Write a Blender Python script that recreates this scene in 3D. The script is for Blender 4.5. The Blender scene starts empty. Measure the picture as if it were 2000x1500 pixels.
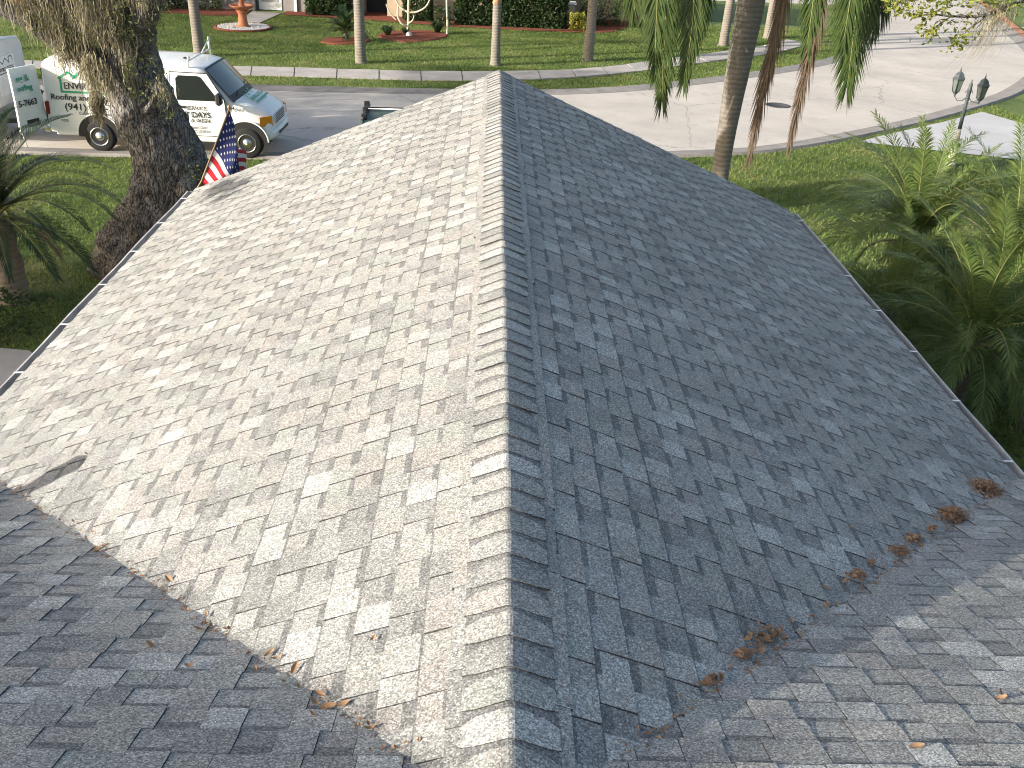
import bpy, math, random
import numpy as np
from mathutils import Vector, Matrix
from mathutils.geometry import tessellate_polygon

random.seed(7)
rng = np.random.default_rng(11)
scene = bpy.context.scene
COL = scene.collection
R = math.radians

# ------------------------------------------------------------------ camera, sky, sun, exposure
CAM = Vector((-0.122, 0.0, 6.386))
cR = Vector((0.99901, -0.01419, 0.04211)); cU = Vector((-0.03041, 0.47265, 0.88073)); cF = Vector((0.0324, 0.88114, -0.47175))
cam_d = bpy.data.cameras.new('camera'); cam_d.sensor_width = 36; cam_d.sensor_fit = 'HORIZONTAL'
cam_d.lens = 36 * 1878.85 / 2000; cam_d.clip_end = 3000; cam_d.clip_start = 0.05
cam = bpy.data.objects.new('camera', cam_d); COL.objects.link(cam)
cam.matrix_world = Matrix(((cR.x, cU.x, -cF.x, CAM.x), (cR.y, cU.y, -cF.y, CAM.y), (cR.z, cU.z, -cF.z, CAM.z), (0, 0, 0, 1)))
scene.camera = cam
scene.cycles.filter_width = 1.05

SUN_EL, SUN_AZ = 17.0, 24.5          # light travels towards +X, turned SUN_AZ towards +Y
e_, a_ = R(SUN_EL), R(SUN_AZ)
SUN = Vector((-math.cos(e_) * math.cos(a_), -math.cos(e_) * math.sin(a_), math.sin(e_)))   # towards the sun
world = bpy.data.worlds.new('World'); scene.world = world; world.use_nodes = True
wn = world.node_tree.nodes; wl = world.node_tree.links; wn.clear()
sky = wn.new('ShaderNodeTexSky'); sky.sky_type = 'NISHITA'; sky.sun_disc = False
sky.sun_elevation = e_; sky.sun_rotation = math.atan2(SUN.x, SUN.y)
sky.air_density = 1.0; sky.dust_density = 3.0; sky.ozone_density = 0.8
bg = wn.new('ShaderNodeBackground'); bg.inputs['Strength'].default_value = 0.145
wo = wn.new('ShaderNodeOutputWorld'); wl.new(sky.outputs[0], bg.inputs[0]); wl.new(bg.outputs[0], wo.inputs[0])
sun_d = bpy.data.lights.new('sun', 'SUN'); sun_d.energy = 5.0; sun_d.angle = R(0.53); sun_d.color = (1.0, 0.94, 0.85)
sun_o = bpy.data.objects.new('sun', sun_d); COL.objects.link(sun_o); sun_o.location = (-20, -10, 20)
sun_o.rotation_euler = (-SUN).to_track_quat('-Z', 'Y').to_euler()
vs = scene.view_settings; vs.view_transform = 'Standard'; vs.look = 'None'; vs.exposure = 0.95; vs.gamma = 1.0; vs.use_curve_mapping = False

# ------------------------------------------------------------------ helpers
def tag(o, label=None, cat=None, group=None, kind=None):
    if label: o['label'] = label
    if cat: o['category'] = cat
    if group: o['group'] = group
    if kind: o['kind'] = kind
    return o

def thing(name, label, cat, loc=(0, 0, 0), rz=0.0, group=None):
    o = bpy.data.objects.new(name, None); COL.objects.link(o); o.empty_display_size = 0.2
    o.location = loc; o.rotation_euler = (0, 0, rz)
    return tag(o, label, cat, group)

def link(name, me, parent=None):
    o = bpy.data.objects.new(name, me); COL.objects.link(o)
    if parent is not None: o.parent = parent
    return o

def np_mesh(name, V, F, mats, midx=None, smooth=False):
    """V (n,3), F (m,k) arrays of one polygon size"""
    V = np.asarray(V, dtype=np.float32); F = np.asarray(F, dtype=np.int32)
    me = bpy.data.meshes.new(name); k = F.shape[1]
    me.vertices.add(len(V)); me.vertices.foreach_set('co', V.ravel())
    me.loops.add(F.size); me.loops.foreach_set('vertex_index', F.ravel())
    me.polygons.add(len(F)); me.polygons.foreach_set('loop_start', np.arange(0, F.size, k, dtype=np.int32))
    for m in mats: me.materials.append(m)
    if midx is not None: me.polygons.foreach_set('material_index', np.asarray(midx, dtype=np.int32))
    me.polygons.foreach_set('use_smooth', np.full(len(F), smooth, dtype=bool))
    me.update(calc_edges=True)
    return me

class MB:
    def __init__(s): s.v = []; s.f = []; s.m = []; s.sm = []
    def add(s, vs, fs, m=0, sm=False):
        o = len(s.v); s.v.extend([tuple(p) for p in vs])
        for f in fs: s.f.append([i + o for i in f]); s.m.append(m); s.sm.append(sm)
    def box(s, c, d, rz=0.0, m=0, bev=0.0, rot=None):
        hx, hy, hz = d[0] / 2, d[1] / 2, d[2] / 2
        M = rot if rot is not None else Matrix.Rotation(rz, 3, 'Z')
        if bev <= 0:
            P = [Vector((x * hx, y * hy, z * hz)) for z in (-1, 1) for (x, y) in ((-1, -1), (1, -1), (1, 1), (-1, 1))]
            s.add([M @ p + Vector(c) for p in P], [(3, 2, 1, 0), (4, 5, 6, 7), (0, 1, 5, 4), (1, 2, 6, 5), (2, 3, 7, 6), (3, 0, 4, 7)], m)
        else:
            b = min(bev, hx * .95, hy * .95, hz * .95); rings = []
            for z, i in ((-hz, b), (-hz + b, 0), (hz - b, 0), (hz, b)):
                x, y = hx - i, hy - i; cc = b * .999 if i == 0 else b * .4
                rings.append([(-x + cc, -y, z), (x - cc, -y, z), (x, -y + cc, z), (x, y - cc, z), (x - cc, y, z), (-x + cc, y, z), (-x, y - cc, z), (-x, -y + cc, z)])
            P = [M @ Vector(p) + Vector(c) for r_ in rings for p in r_]; fs = [tuple(range(7, -1, -1)), tuple(range(24, 32))]
            for k in range(3):
                for i in range(8): fs.append((k * 8 + i, k * 8 + (i + 1) % 8, k * 8 + 8 + (i + 1) % 8, k * 8 + 8 + i))
            s.add(P, fs, m)
        return s
    def tube(s, pts, rad, n=8, m=0, cap=True, sm=True):
        pts = [Vector(p) for p in pts]; N = len(pts)
        if not hasattr(rad, '__len__'): rad = [rad] * N
        up = Vector((0, 0, 1)); vs = []
        for i, p in enumerate(pts):
            t = (pts[min(i + 1, N - 1)] - pts[max(i - 1, 0)]).normalized()
            a = t.cross(up)
            if a.length < 1e-3: a = t.cross(Vector((0, 1, 0)))
            a.normalize(); b = a.cross(t).normalized()
            for k in range(n):
                w = 2 * math.pi * k / n; vs.append(p + (a * math.cos(w) + b * math.sin(w)) * rad[i])
        fs = [(i * n + k, i * n + (k + 1) % n, (i + 1) * n + (k + 1) % n, (i + 1) * n + k) for i in range(N - 1) for k in range(n)]
        if cap: fs += [tuple(range(n - 1, -1, -1)), tuple(range((N - 1) * n, N * n))]
        s.add(vs, fs, m, sm); return s
    def lathe(s, prof, c=(0, 0, 0), n=20, m=0, sm=True, axis='Z'):
        vs = []
        for r_, z in prof:
            for k in range(n):
                w = 2 * math.pi * k / n; p = (r_ * math.cos(w), r_ * math.sin(w), z)
                if axis == 'Y': p = (p[0], -p[2], p[1])
                if axis == 'X': p = (p[2], p[0], p[1])
                vs.append((p[0] + c[0], p[1] + c[1], p[2] + c[2]))
        N = len(prof)
        fs = [(i * n + k, i * n + (k + 1) % n, (i + 1) * n + (k + 1) % n, (i + 1) * n + k) for i in range(N - 1) for k in range(n)]
        fs += [tuple(range(n - 1, -1, -1)), tuple(range((N - 1) * n, N * n))]
        s.add(vs, fs, m, sm); return s
    def poly(s, pts, m=0):
        s.add(pts, [tuple(range(len(pts)))], m); return s
    def build(s, name, mats, parent=None):
        me = bpy.data.meshes.new(name); me.from_pydata(s.v, [], s.f)
        for mt in (mats if isinstance(mats, (list, tuple)) else [mats]): me.materials.append(mt)
        me.polygons.foreach_set('material_index', s.m); me.polygons.foreach_set('use_smooth', s.sm); me.update()
        return link(name, me, parent)

def smooth_curve(P, k=6):
    P = [np.array(p, float) for p in P]; out = []
    for i in range(len(P) - 1):
        p0 = P[max(i - 1, 0)]; p1 = P[i]; p2 = P[i + 1]; p3 = P[min(i + 2, len(P) - 1)]
        for j in range(k):
            t = j / k
            out.append(.5 * ((2 * p1) + (p2 - p0) * t + (2 * p0 - 5 * p1 + 4 * p2 - p3) * t * t + (3 * p1 - p0 - 3 * p2 + p3) * t ** 3))
    out.append(P[-1]); return np.array(out)

def flat_poly(name, pts, z, mat, parent=None):
    V = [Vector((p[0], p[1], z)) for p in pts]; tris = tessellate_polygon([V])
    fs = []
    for t in tris:
        a, b, c = (V[i] for i in t)
        fs.append(tuple(t) if (b - a).cross(c - a).z > 0 else tuple(reversed(t)))
    me = bpy.data.meshes.new(name); me.from_pydata(V, [], fs); me.materials.append(mat); me.update()
    return link(name, me, parent)

def text(body, size, loc, rot, mat, parent, name='lettering', off=0.0, align='LEFT', sx=1.0, sp=1.0):
    c = bpy.data.curves.new(name, 'FONT'); c.body = body; c.size = size; c.extrude = 0.0015; c.offset = off; c.align_x = align
    c.resolution_u = 3; c.space_character = sp
    c.materials.append(mat); t = bpy.data.objects.new(name, c); COL.objects.link(t); bpy.context.view_layer.update()
    me = bpy.data.meshes.new_from_object(t.evaluated_get(bpy.context.evaluated_depsgraph_get())); bpy.data.objects.remove(t); bpy.data.curves.remove(c)
    o = link(name, me, parent); o.location = loc; o.rotation_euler = rot; o.scale = (sx, 1, 1); return o

def rnd_unit(n):
    v = rng.normal(size=(n, 3)); return v / np.linalg.norm(v, axis=1, keepdims=True)

def leaf_mesh(name, P, size, mats, midx=None, asp=0.45, up=0.3, jitter=.4, flat=.6):
    """one folded leaf-shaped quad pair for every point"""
    P = np.asarray(P); n = len(P)
    d = rnd_unit(n); d[:, 2] *= flat; d /= np.linalg.norm(d, axis=1, keepdims=True)
    nn = rnd_unit(n); nn[:, 2] += up; s = np.cross(d, nn); s /= np.linalg.norm(s, axis=1, keepdims=True)
    L = (size * (1 + jitter * (rng.random(n) * 2 - 1)))[:, None]; W = L * asp * .5
    nrm = np.cross(s, d)
    v = np.stack([P - d * L * .5, P + s * W + nrm * W * .4, P + d * L * .5, P - s * W + nrm * W * .4], 1).reshape(-1, 3)
    f = np.arange(4 * n).reshape(n, 4)
    return np_mesh(name, v, f, mats, midx)

def blob_points(c, rad, n, hollow=.5):
    d = rnd_unit(n); r_ = (hollow + (1 - hollow) * rng.random(n)) ** .6
    return np.array(c) + d * r_[:, None] * np.array(rad)

# ------------------------------------------------------------------ materials
def new_mat(name):
    m = bpy.data.materials.new(name); m.use_nodes = True; nt = m.node_tree; b = nt.nodes['Principled BSDF']
    return m, nt, b

def sock(nt, a, b): nt.links.new(a, b)

def noisy(name, col, rough=.8, var=.2, scale=6.0, bump=0.0, bscale=None, col2=None, spec=.3, detail=4, metal=0.0, trans=0.0, coord='pos'):
    """plain surface with large and fine colour drift"""
    m, nt, b = new_mat(name); N = nt.nodes
    if coord == 'pos': g = N.new('ShaderNodeNewGeometry'); vec = g.outputs['Position']
    else: g = N.new('ShaderNodeTexCoord'); vec = g.outputs['Object']
    n1 = N.new('ShaderNodeTexNoise'); n1.inputs['Scale'].default_value = scale; n1.inputs['Detail'].default_value = detail; n1.inputs['Roughness'].default_value = .65
    sock(nt, vec, n1.inputs['Vector'])
    mx = N.new('ShaderNodeMix'); mx.data_type = 'RGBA'
    c2 = col2 if col2 else tuple(c * (1 - var) for c in col)
    mx.inputs[6].default_value = (*[min(1, c * (1 + var * .6)) for c in col], 1) if not col2 else (*col, 1); mx.inputs[7].default_value = (*c2, 1)
    rp = N.new('ShaderNodeMapRange'); rp.inputs[1].default_value = .3; rp.inputs[2].default_value = .7
    sock(nt, n1.outputs[0], rp.inputs[0]); sock(nt, rp.outputs[0], mx.inputs[0]); sock(nt, mx.outputs[2], b.inputs['Base Color'])
    b.inputs['Roughness'].default_value = rough; b.inputs['Specular IOR Level'].default_value = spec; b.inputs['Metallic'].default_value = metal
    if trans: 
        b.inputs['Subsurface Weight'].default_value = 0
    if bump:
        n2 = N.new('ShaderNodeTexNoise'); n2.inputs['Scale'].default_value = bscale or scale * 4; n2.inputs['Detail'].default_value = 5
        sock(nt, vec, n2.inputs['Vector']); bp = N.new('ShaderNodeBump'); bp.inputs['Strength'].default_value = bump; bp.inputs['Distance'].default_value = .02
        sock(nt, n2.outputs[0], bp.inputs['Height']); sock(nt, bp.outputs[0], b.inputs['Normal'])
    return m

def leafy(name, col, col2, rough=.5, transl=.35):
    """leaf: diffuse plus translucent, colour drift from noise"""
    m, nt, b = new_mat(name); N = nt.nodes
    g = N.new('ShaderNodeNewGeometry'); n1 = N.new('ShaderNodeTexNoise'); n1.inputs['Scale'].default_value = 5.0; n1.inputs['Detail'].default_value = 3
    sock(nt, g.outputs['Position'], n1.inputs['Vector'])
    rnd = N.new('ShaderNodeMath'); rnd.operation = 'ADD'; sock(nt, n1.outputs[0], rnd.inputs[0]); 
    sc = N.new('ShaderNodeMath'); sc.operation = 'MULTIPLY_ADD'; sock(nt, g.outputs['Random Per Island'], sc.inputs[0]); sc.inputs[1].default_value = .7; sc.inputs[2].default_value = -.35
    sock(nt, sc.outputs[0], rnd.inputs[1])
    mx = N.new('ShaderNodeMix'); mx.data_type = 'RGBA'; mx.inputs[6].default_value = (*col, 1); mx.inputs[7].default_value = (*col2, 1)
    sock(nt, rnd.outputs[0], mx.inputs[0]); sock(nt, mx.outputs[2], b.inputs['Base Color'])
    b.inputs['Roughness'].default_value = rough; b.inputs['Specular IOR Level'].default_value = .35
    tr = N.new('ShaderNodeBsdfTranslucent'); sock(nt, mx.outputs[2], tr.inputs[0])
    ms = N.new('ShaderNodeMixShader'); ms.inputs[0].default_value = transl
    out = N['Material Output']; sock(nt, b.outputs[0], ms.inputs[1]); sock(nt, tr.outputs[0], ms.inputs[2]); sock(nt, ms.outputs[0], out.inputs[0])
    return m

def shingle_mat(name, col, contrast=1.0):
    m, nt, b = new_mat(name); N = nt.nodes
    g = N.new('ShaderNodeNewGeometry')
    v = N.new('ShaderNodeTexVoronoi'); v.inputs['Scale'].default_value = 195; sock(nt, g.outputs['Position'], v.inputs['Vector'])
    sep = N.new('ShaderNodeSeparateColor'); sock(nt, v.outputs['Color'], sep.inputs[0])
    cr = N.new('ShaderNodeValToRGB'); cr.color_ramp.elements[0].position = 0; cr.color_ramp.elements[0].color = (.27, .27, .28, 1)
    cr.color_ramp.elements[1].position = 1; cr.color_ramp.elements[1].color = (1.15, 1.15, 1.15, 1)
    for p, c in ((.28, .44), (.6, .62), (.84, .80)):
        el = cr.color_ramp.elements.new(p); el.color = (c, c, c * .99, 1)
    sock(nt, sep.outputs[0], cr.inputs[0])
    sc = N.new('ShaderNodeMix'); sc.data_type = 'RGBA'; sc.blend_type = 'MULTIPLY'; sc.inputs[0].default_value = 1.0
    sc.inputs[6].default_value = (*[c * 1.6 for c in col], 1); sock(nt, cr.outputs[0], sc.inputs[7])
    n1 = N.new('ShaderNodeTexNoise'); n1.inputs['Scale'].default_value = 1.3; n1.inputs['Detail'].default_value = 6; n1.inputs['Roughness'].default_value = .7
    sock(nt, g.outputs['Position'], n1.inputs['Vector'])
    rp = N.new('ShaderNodeMapRange'); rp.inputs[1].default_value = .25; rp.inputs[2].default_value = .75; rp.inputs[3].default_value = .82; rp.inputs[4].default_value = 1.12
    sock(nt, n1.outputs[0], rp.inputs[0])
    s2 = N.new('ShaderNodeVectorMath'); s2.operation = 'SCALE'; sock(nt, sc.outputs[2], s2.inputs[0]); sock(nt, rp.outputs[0], s2.inputs['Scale'])
    sock(nt, s2.outputs[0], b.inputs['Base Color']); b.inputs['Roughness'].default_value = .95; b.inputs['Specular IOR Level'].default_value = .15
    bp = N.new('ShaderNodeBump'); bp.inputs['Strength'].default_value = .55; bp.inputs['Distance'].default_value = .0035
    sock(nt, sep.outputs[1], bp.inputs['Height']); sock(nt, bp.outputs[0], b.inputs['Normal'])
    return m

def gloss(name, col, rough=.25, spec=.5, metal=0.0, coat=0.0):
    m, nt, b = new_mat(name); b.inputs['Roughness'].default_value = rough; b.inputs['Specular IOR Level'].default_value = spec
    b.inputs['Metallic'].default_value = metal; b.inputs['Coat Weight'].default_value = coat
    N = nt.nodes; g = N.new('ShaderNodeTexCoord'); n1 = N.new('ShaderNodeTexNoise'); n1.inputs['Scale'].default_value = 2.2; n1.inputs['Detail'].default_value = 6
    sock(nt, g.outputs['Object'], n1.inputs['Vector'])
    mx = N.new('ShaderNodeMix'); mx.data_type = 'RGBA'; mx.inputs[6].default_value = (*[c * .9 for c in col], 1); mx.inputs[7].default_value = (*col, 1)
    rp = N.new('ShaderNodeMapRange'); rp.inputs[1].default_value = .35; rp.inputs[2].default_value = .6; sock(nt, n1.outputs[0], rp.inputs[0])
    sock(nt, rp.outputs[0], mx.inputs[0]); sock(nt, mx.outputs[2], b.inputs['Base Color'])
    return m

PAL_COL = [(.43, .428, .405), (.345, .338, .312), (.352, .334, .31), (.338, .336, .318), (.282, .28, .267), (.325, .332, .305), (.395, .389, .363)]
PAL_W = [.12, .20, .12, .24, .16, .06, .10]
PAL = [shingle_mat('shingle_granules_%d' % i, c) for i, c in enumerate(PAL_COL)]
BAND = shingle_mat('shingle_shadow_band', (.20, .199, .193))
EDGE = shingle_mat('shingle_cut_edge', (.10, .10, .10))
M = {}
M['grass'] = None
M['white_paint'] = gloss('white_vehicle_paint', (.78, .78, .75), .28, .5, 0, .3)
M['trailer_white'] = gloss('trailer_white_aluminium', (.62, .62, .61), .45, .4)
M['black_rubber'] = noisy('tyre_rubber', (.02, .02, .02), .85, .3, 30)
M['black_plastic'] = gloss('black_plastic', (.02, .02, .022), .5, .4)
M['glass_dark'] = gloss('tinted_glass', (.012, .016, .018), .06, .8)
M['glass_shield'] = gloss('windshield_glass', (.03, .045, .045), .05, .9)
M['chrome'] = gloss('chrome', (.7, .69, .66), .18, .5, 1.0)
M['steel'] = gloss('galvanised_steel', (.5, .5, .5), .4, .5, .7)
M['green_print'] = gloss('green_vinyl_print', (.01, .30, .17), .45)
M['black_print'] = gloss('black_vinyl_print', (.02, .022, .022), .5)
M['grey_print'] = gloss('grey_vinyl_print', (.22, .22, .22), .5)
M['amber'] = gloss('amber_lens', (.75, .28, .02), .15, .6)
M['red_lens'] = gloss('red_lens', (.22, .01, .01), .2, .6)
M['clear_lens'] = gloss('clear_lens', (.55, .56, .56), .1, .7)
M['sign_white'] = gloss('white_sign_panel', (.74, .76, .76), .4)
M['dark_green'] = noisy('dark_green_paint', (.028, .06, .052), .5, .35, 5, .1, 40)
M['gutter'] = noisy('white_gutter_metal', (.42, .42, .42), .45, .35, 3, 0, None, None, .5)
M['strap'] = gloss('gutter_strap_metal', (.75, .75, .76), .35)
M['fascia'] = noisy('white_fascia', (.62, .62, .60), .6, .15, 3)
M['stucco'] = noisy('house_stucco', (.48, .42, .33), .9, .1, 4, .3, 80)
M['bark'] = None
M['concrete'] = noisy('sidewalk_concrete', (.40, .37, .34), .9, .22, 1.6, .25, 60, None, .2, 6)
M['drive'] = noisy('driveway_concrete', (.47, .465, .46), .85, .12, .8, .2, 60, None, .2, 7)
M['gutter_con'] = noisy('kerb_gutter_concrete', (.27, .25, .23), .9, .25, 2.2, .3, 50, None, .2, 6)
M['brick_edge'] = noisy('orange_brick_edging', (.42, .20, .11), .9, .3, 9, .3, 40)
M['mulch'] = noisy('red_mulch', (.22, .075, .05), .95, .45, 22, .8, 60, None, .1, 6)
M['pebble'] = noisy('white_pebbles', (.62, .6, .56), .8, .3, 30)
M['terracotta'] = noisy('terracotta', (.42, .17, .09), .8, .2, 8, .2, 50)
M['palm_bark'] = None
M['leaf_oak'] = leafy('oak_leaves', (.055, .075, .022), (.11, .12, .035))
M['leaf_oak_light'] = leafy('young_oak_leaves', (.16, .22, .035), (.30, .30, .07), .45, .45)
M['moss'] = leafy('spanish_moss', (.225, .205, .14), (.42, .375, .255), .9, .3)
M['hedge'] = leafy('hedge_leaves', (.02, .045, .015), (.06, .095, .03))
M['frond_green'] = leafy('palm_frond_leaflets', (.04, .075, .022), (.095, .135, .04), .35, .3)  # mid-green palm leaflets, paler than the dark ones
M['frond_date'] = leafy('date_palm_leaflets', (.07, .125, .03), (.19, .24, .065), .3, .35)
M['frond_dark'] = leafy('dark_palm_leaflets', (.02, .04, .018), (.05, .075, .03), .4, .2)
M['frond_dead'] = leafy('dead_palm_leaflets', (.11, .08, .057), (.22, .16, .11), .8, .2)
M['rachis'] = noisy('palm_rachis', (.22, .22, .08), .6, .2, 8)
M['dry_leaf'] = leafy('fallen_oak_leaf', (.26, .14, .07), (.44, .29, .17), .7, .15)
M['dry_leaf2'] = leafy('dark_fallen_leaf', (.16, .09, .05), (.36, .21, .12), .75, .1)
M['wood_pole'] = noisy('flag_pole_wood', (.34, .22, .12), .6, .2, 12)
M['flag_red'] = noisy('flag_red_cloth', (.42, .02, .03), .85, .12, 14)
M['flag_white'] = noisy('flag_white_cloth', (.66, .65, .63), .85, .1, 14)
M['flag_blue'] = noisy('flag_blue_cloth', (.022, .03, .115), .85, .15, 14)
M['lamp_metal'] = noisy('lamp_post_paint', (.07, .085, .09), .5, .3, 12)
M['lamp_base'] = noisy('lamp_post_white_base', (.58, .53, .48), .7, .2, 9)
M['lamp_glass'] = gloss('lamp_glass', (.13, .15, .14), .1, .6)
M['house_grey'] = noisy('house_grey_stucco', (.24, .225, .215), .9, .1, 3, .2, 60)
M['house_beige'] = noisy('house_beige_stucco', (.46, .36, .25), .9, .1, 3, .2, 60)
M['door_white'] = gloss('white_door_frame', (.72, .74, .76), .5)
M['screen'] = noisy('door_screen', (.30, .29, .30), .7, .1, 8)
M['interior_shade'] = noisy('painted_interior_shade', (.03, .032, .035), .8, .2, 3)  # near-black standing for the unlit inside of openings
M['far_roof'] = noisy('far_roof_tiles', (.28, .20, .15), .9, .2, 6)
M['pale_bark'] = noisy('plumeria_bark', (.50, .46, .34), .8, .2, 12)
M['iron'] = noisy('manhole_iron', (.07, .068, .065), .7, .3, 20)
M['hose'] = gloss('black_hose', (.015, .015, .015), .4)

def grass_mat(name, blades=False):
    m, nt, b = new_mat(name); N = nt.nodes
    g = N.new('ShaderNodeNewGeometry')
    n1 = N.new('ShaderNodeTexNoise'); n1.inputs['Scale'].default_value = .55; n1.inputs['Detail'].default_value = 5; n1.inputs['Roughness'].default_value = .7
    n2 = N.new('ShaderNodeTexNoise'); n2.inputs['Scale'].default_value = 14; n2.inputs['Detail'].default_value = 5; n2.inputs['Roughness'].default_value = .8
    sock(nt, g.outputs['Position'], n1.inputs['Vector']); sock(nt, g.outputs['Position'], n2.inputs['Vector'])
    c1 = N.new('ShaderNodeValToRGB'); E_ = c1.color_ramp.elements
    E_[0].position = .32; E_[0].color = (.074, .112, .028, 1); E_[1].position = .70; E_[1].color = (.205, .22, .078, 1)
    x = E_.new(.5); x.color = (.13, .178, .048, 1)
    sock(nt, n1.outputs[0], c1.inputs[0])
    rp = N.new('ShaderNodeMapRange'); rp.inputs[1].default_value = .3; rp.inputs[2].default_value = .7; rp.inputs[3].default_value = .45; rp.inputs[4].default_value = 1.45
    if blades:
        sock(nt, g.outputs['Random Per Island'], rp.inputs[0]); rp.inputs[1].default_value = 0; rp.inputs[2].default_value = 1; rp.inputs[3].default_value = .7; rp.inputs[4].default_value = 1.7
    else: sock(nt, n2.outputs[0], rp.inputs[0])
    s2 = N.new('ShaderNodeVectorMath'); s2.operation = 'SCALE'; sock(nt, c1.outputs[0], s2.inputs[0]); sock(nt, rp.outputs[0], s2.inputs['Scale'])
    sock(nt, s2.outputs[0], b.inputs['Base Color']); b.inputs['Roughness'].default_value = .75; b.inputs['Specular IOR Level'].default_value = .2
    if not blades:
        bp = N.new('ShaderNodeBump'); bp.inputs['Strength'].default_value = .9; bp.inputs['Distance'].default_value = .06
        sock(nt, n2.outputs[0], bp.inputs['Height']); sock(nt, bp.outputs[0], b.inputs['Normal'])
    else:
        tr = N.new('ShaderNodeBsdfTranslucent'); sock(nt, s2.outputs[0], tr.inputs[0]); ms = N.new('ShaderNodeMixShader'); ms.inputs[0].default_value = .4
        sock(nt, b.outputs[0], ms.inputs[1]); sock(nt, tr.outputs[0], ms.inputs[2]); sock(nt, ms.outputs[0], N['Material Output'].inputs[0])
    return m
M['grass'] = grass_mat('lawn_turf'); M['blade'] = grass_mat('grass_blades', True)

def bark_mat():
    m, nt, b = new_mat('oak_bark'); N = nt.nodes; g = N.new('ShaderNodeNewGeometry')
    mp = N.new('ShaderNodeMapping'); mp.inputs['Scale'].default_value = (1, 1, .22); sock(nt, g.outputs['Position'], mp.inputs[0])
    n0 = N.new('ShaderNodeTexNoise'); n0.inputs['Scale'].default_value = 7; n0.inputs['Detail'].default_value = 4; sock(nt, mp.outputs[0], n0.inputs['Vector'])
    ad = N.new('ShaderNodeMix'); ad.data_type = 'VECTOR'; ad.inputs[0].default_value = .16; sock(nt, mp.outputs[0], ad.inputs[4]); sock(nt, n0.outputs['Color'], ad.inputs[5])
    v = N.new('ShaderNodeTexVoronoi'); v.feature = 'DISTANCE_TO_EDGE'; v.inputs['Scale'].default_value = 30; sock(nt, ad.outputs[1], v.inputs['Vector'])
    n1 = N.new('ShaderNodeTexNoise'); n1.inputs['Scale'].default_value = 3.5; n1.inputs['Detail'].default_value = 7; n1.inputs['Roughness'].default_value = .7; sock(nt, g.outputs['Position'], n1.inputs['Vector'])
    c1 = N.new('ShaderNodeValToRGB'); E_ = c1.color_ramp.elements; E_[0].position = .3; E_[0].color = (.085, .079, .073, 1); E_[1].position = .75; E_[1].color = (.35, .335, .31, 1)
    x = E_.new(.5); x.color = (.175, .163, .15, 1)
    sock(nt, n1.outputs[0], c1.inputs[0])
    rp = N.new('ShaderNodeMapRange'); rp.inputs[1].default_value = 0; rp.inputs[2].default_value = .11; rp.inputs[3].default_value = .34; rp.inputs[4].default_value = 1.0; sock(nt, v.outputs[0], rp.inputs[0])
    s2 = N.new('ShaderNodeVectorMath'); s2.operation = 'SCALE'; sock(nt, c1.outputs[0], s2.inputs[0]); sock(nt, rp.outputs[0], s2.inputs['Scale'])
    sock(nt, s2.outputs[0], b.inputs['Base Color']); b.inputs['Roughness'].default_value = .95
    bp = N.new('ShaderNodeBump'); bp.inputs['Strength'].default_value = 1.0; bp.inputs['Distance'].default_value = .05; sock(nt, rp.outputs[0], bp.inputs['Height']); sock(nt, bp.outputs[0], b.inputs['Normal'])
    return m
M['bark'] = bark_mat()

def palm_bark_mat():
    m, nt, b = new_mat('palm_trunk_bark'); N = nt.nodes; g = N.new('ShaderNodeNewGeometry')
    w = N.new('ShaderNodeTexWave'); w.bands_direction = 'Z'; w.inputs['Scale'].default_value = 3.2; w.inputs['Distortion'].default_value = 1.6; w.inputs['Detail'].default_value = 3; w.inputs['Detail Scale'].default_value = 1.2
    sock(nt, g.outputs['Position'], w.inputs['Vector'])
    n1 = N.new('ShaderNodeTexNoise'); n1.inputs['Scale'].default_value = 4; n1.inputs['Detail'].default_value = 6; sock(nt, g.outputs['Position'], n1.inputs['Vector'])
    mx = N.new('ShaderNodeMix'); mx.data_type = 'RGBA'; mx.inputs[6].default_value = (.13, .112, .095, 1); mx.inputs[7].default_value = (.25, .225, .19, 1); sock(nt, n1.outputs[0], mx.inputs[0])
    rp = N.new('ShaderNodeMapRange'); rp.inputs[1].default_value = 0; rp.inputs[2].default_value = .35; rp.inputs[3].default_value = .84; rp.inputs[4].default_value = 1.0; sock(nt, w.outputs['Fac'], rp.inputs[0])
    s2 = N.new('ShaderNodeVectorMath'); s2.operation = 'SCALE'; sock(nt, mx.outputs[2], s2.inputs[0]); sock(nt, rp.outputs[0], s2.inputs['Scale'])
    sock(nt, s2.outputs[0], b.inputs['Base Color']); b.inputs['Roughness'].default_value = .9
    bp = N.new('ShaderNodeBump'); bp.inputs['Strength'].default_value = .5; bp.inputs['Distance'].default_value = .02; sock(nt, w.outputs['Fac'], bp.inputs['Height']); sock(nt, bp.outputs[0], b.inputs['Normal'])
    return m
M['palm_bark'] = palm_bark_mat()

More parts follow.
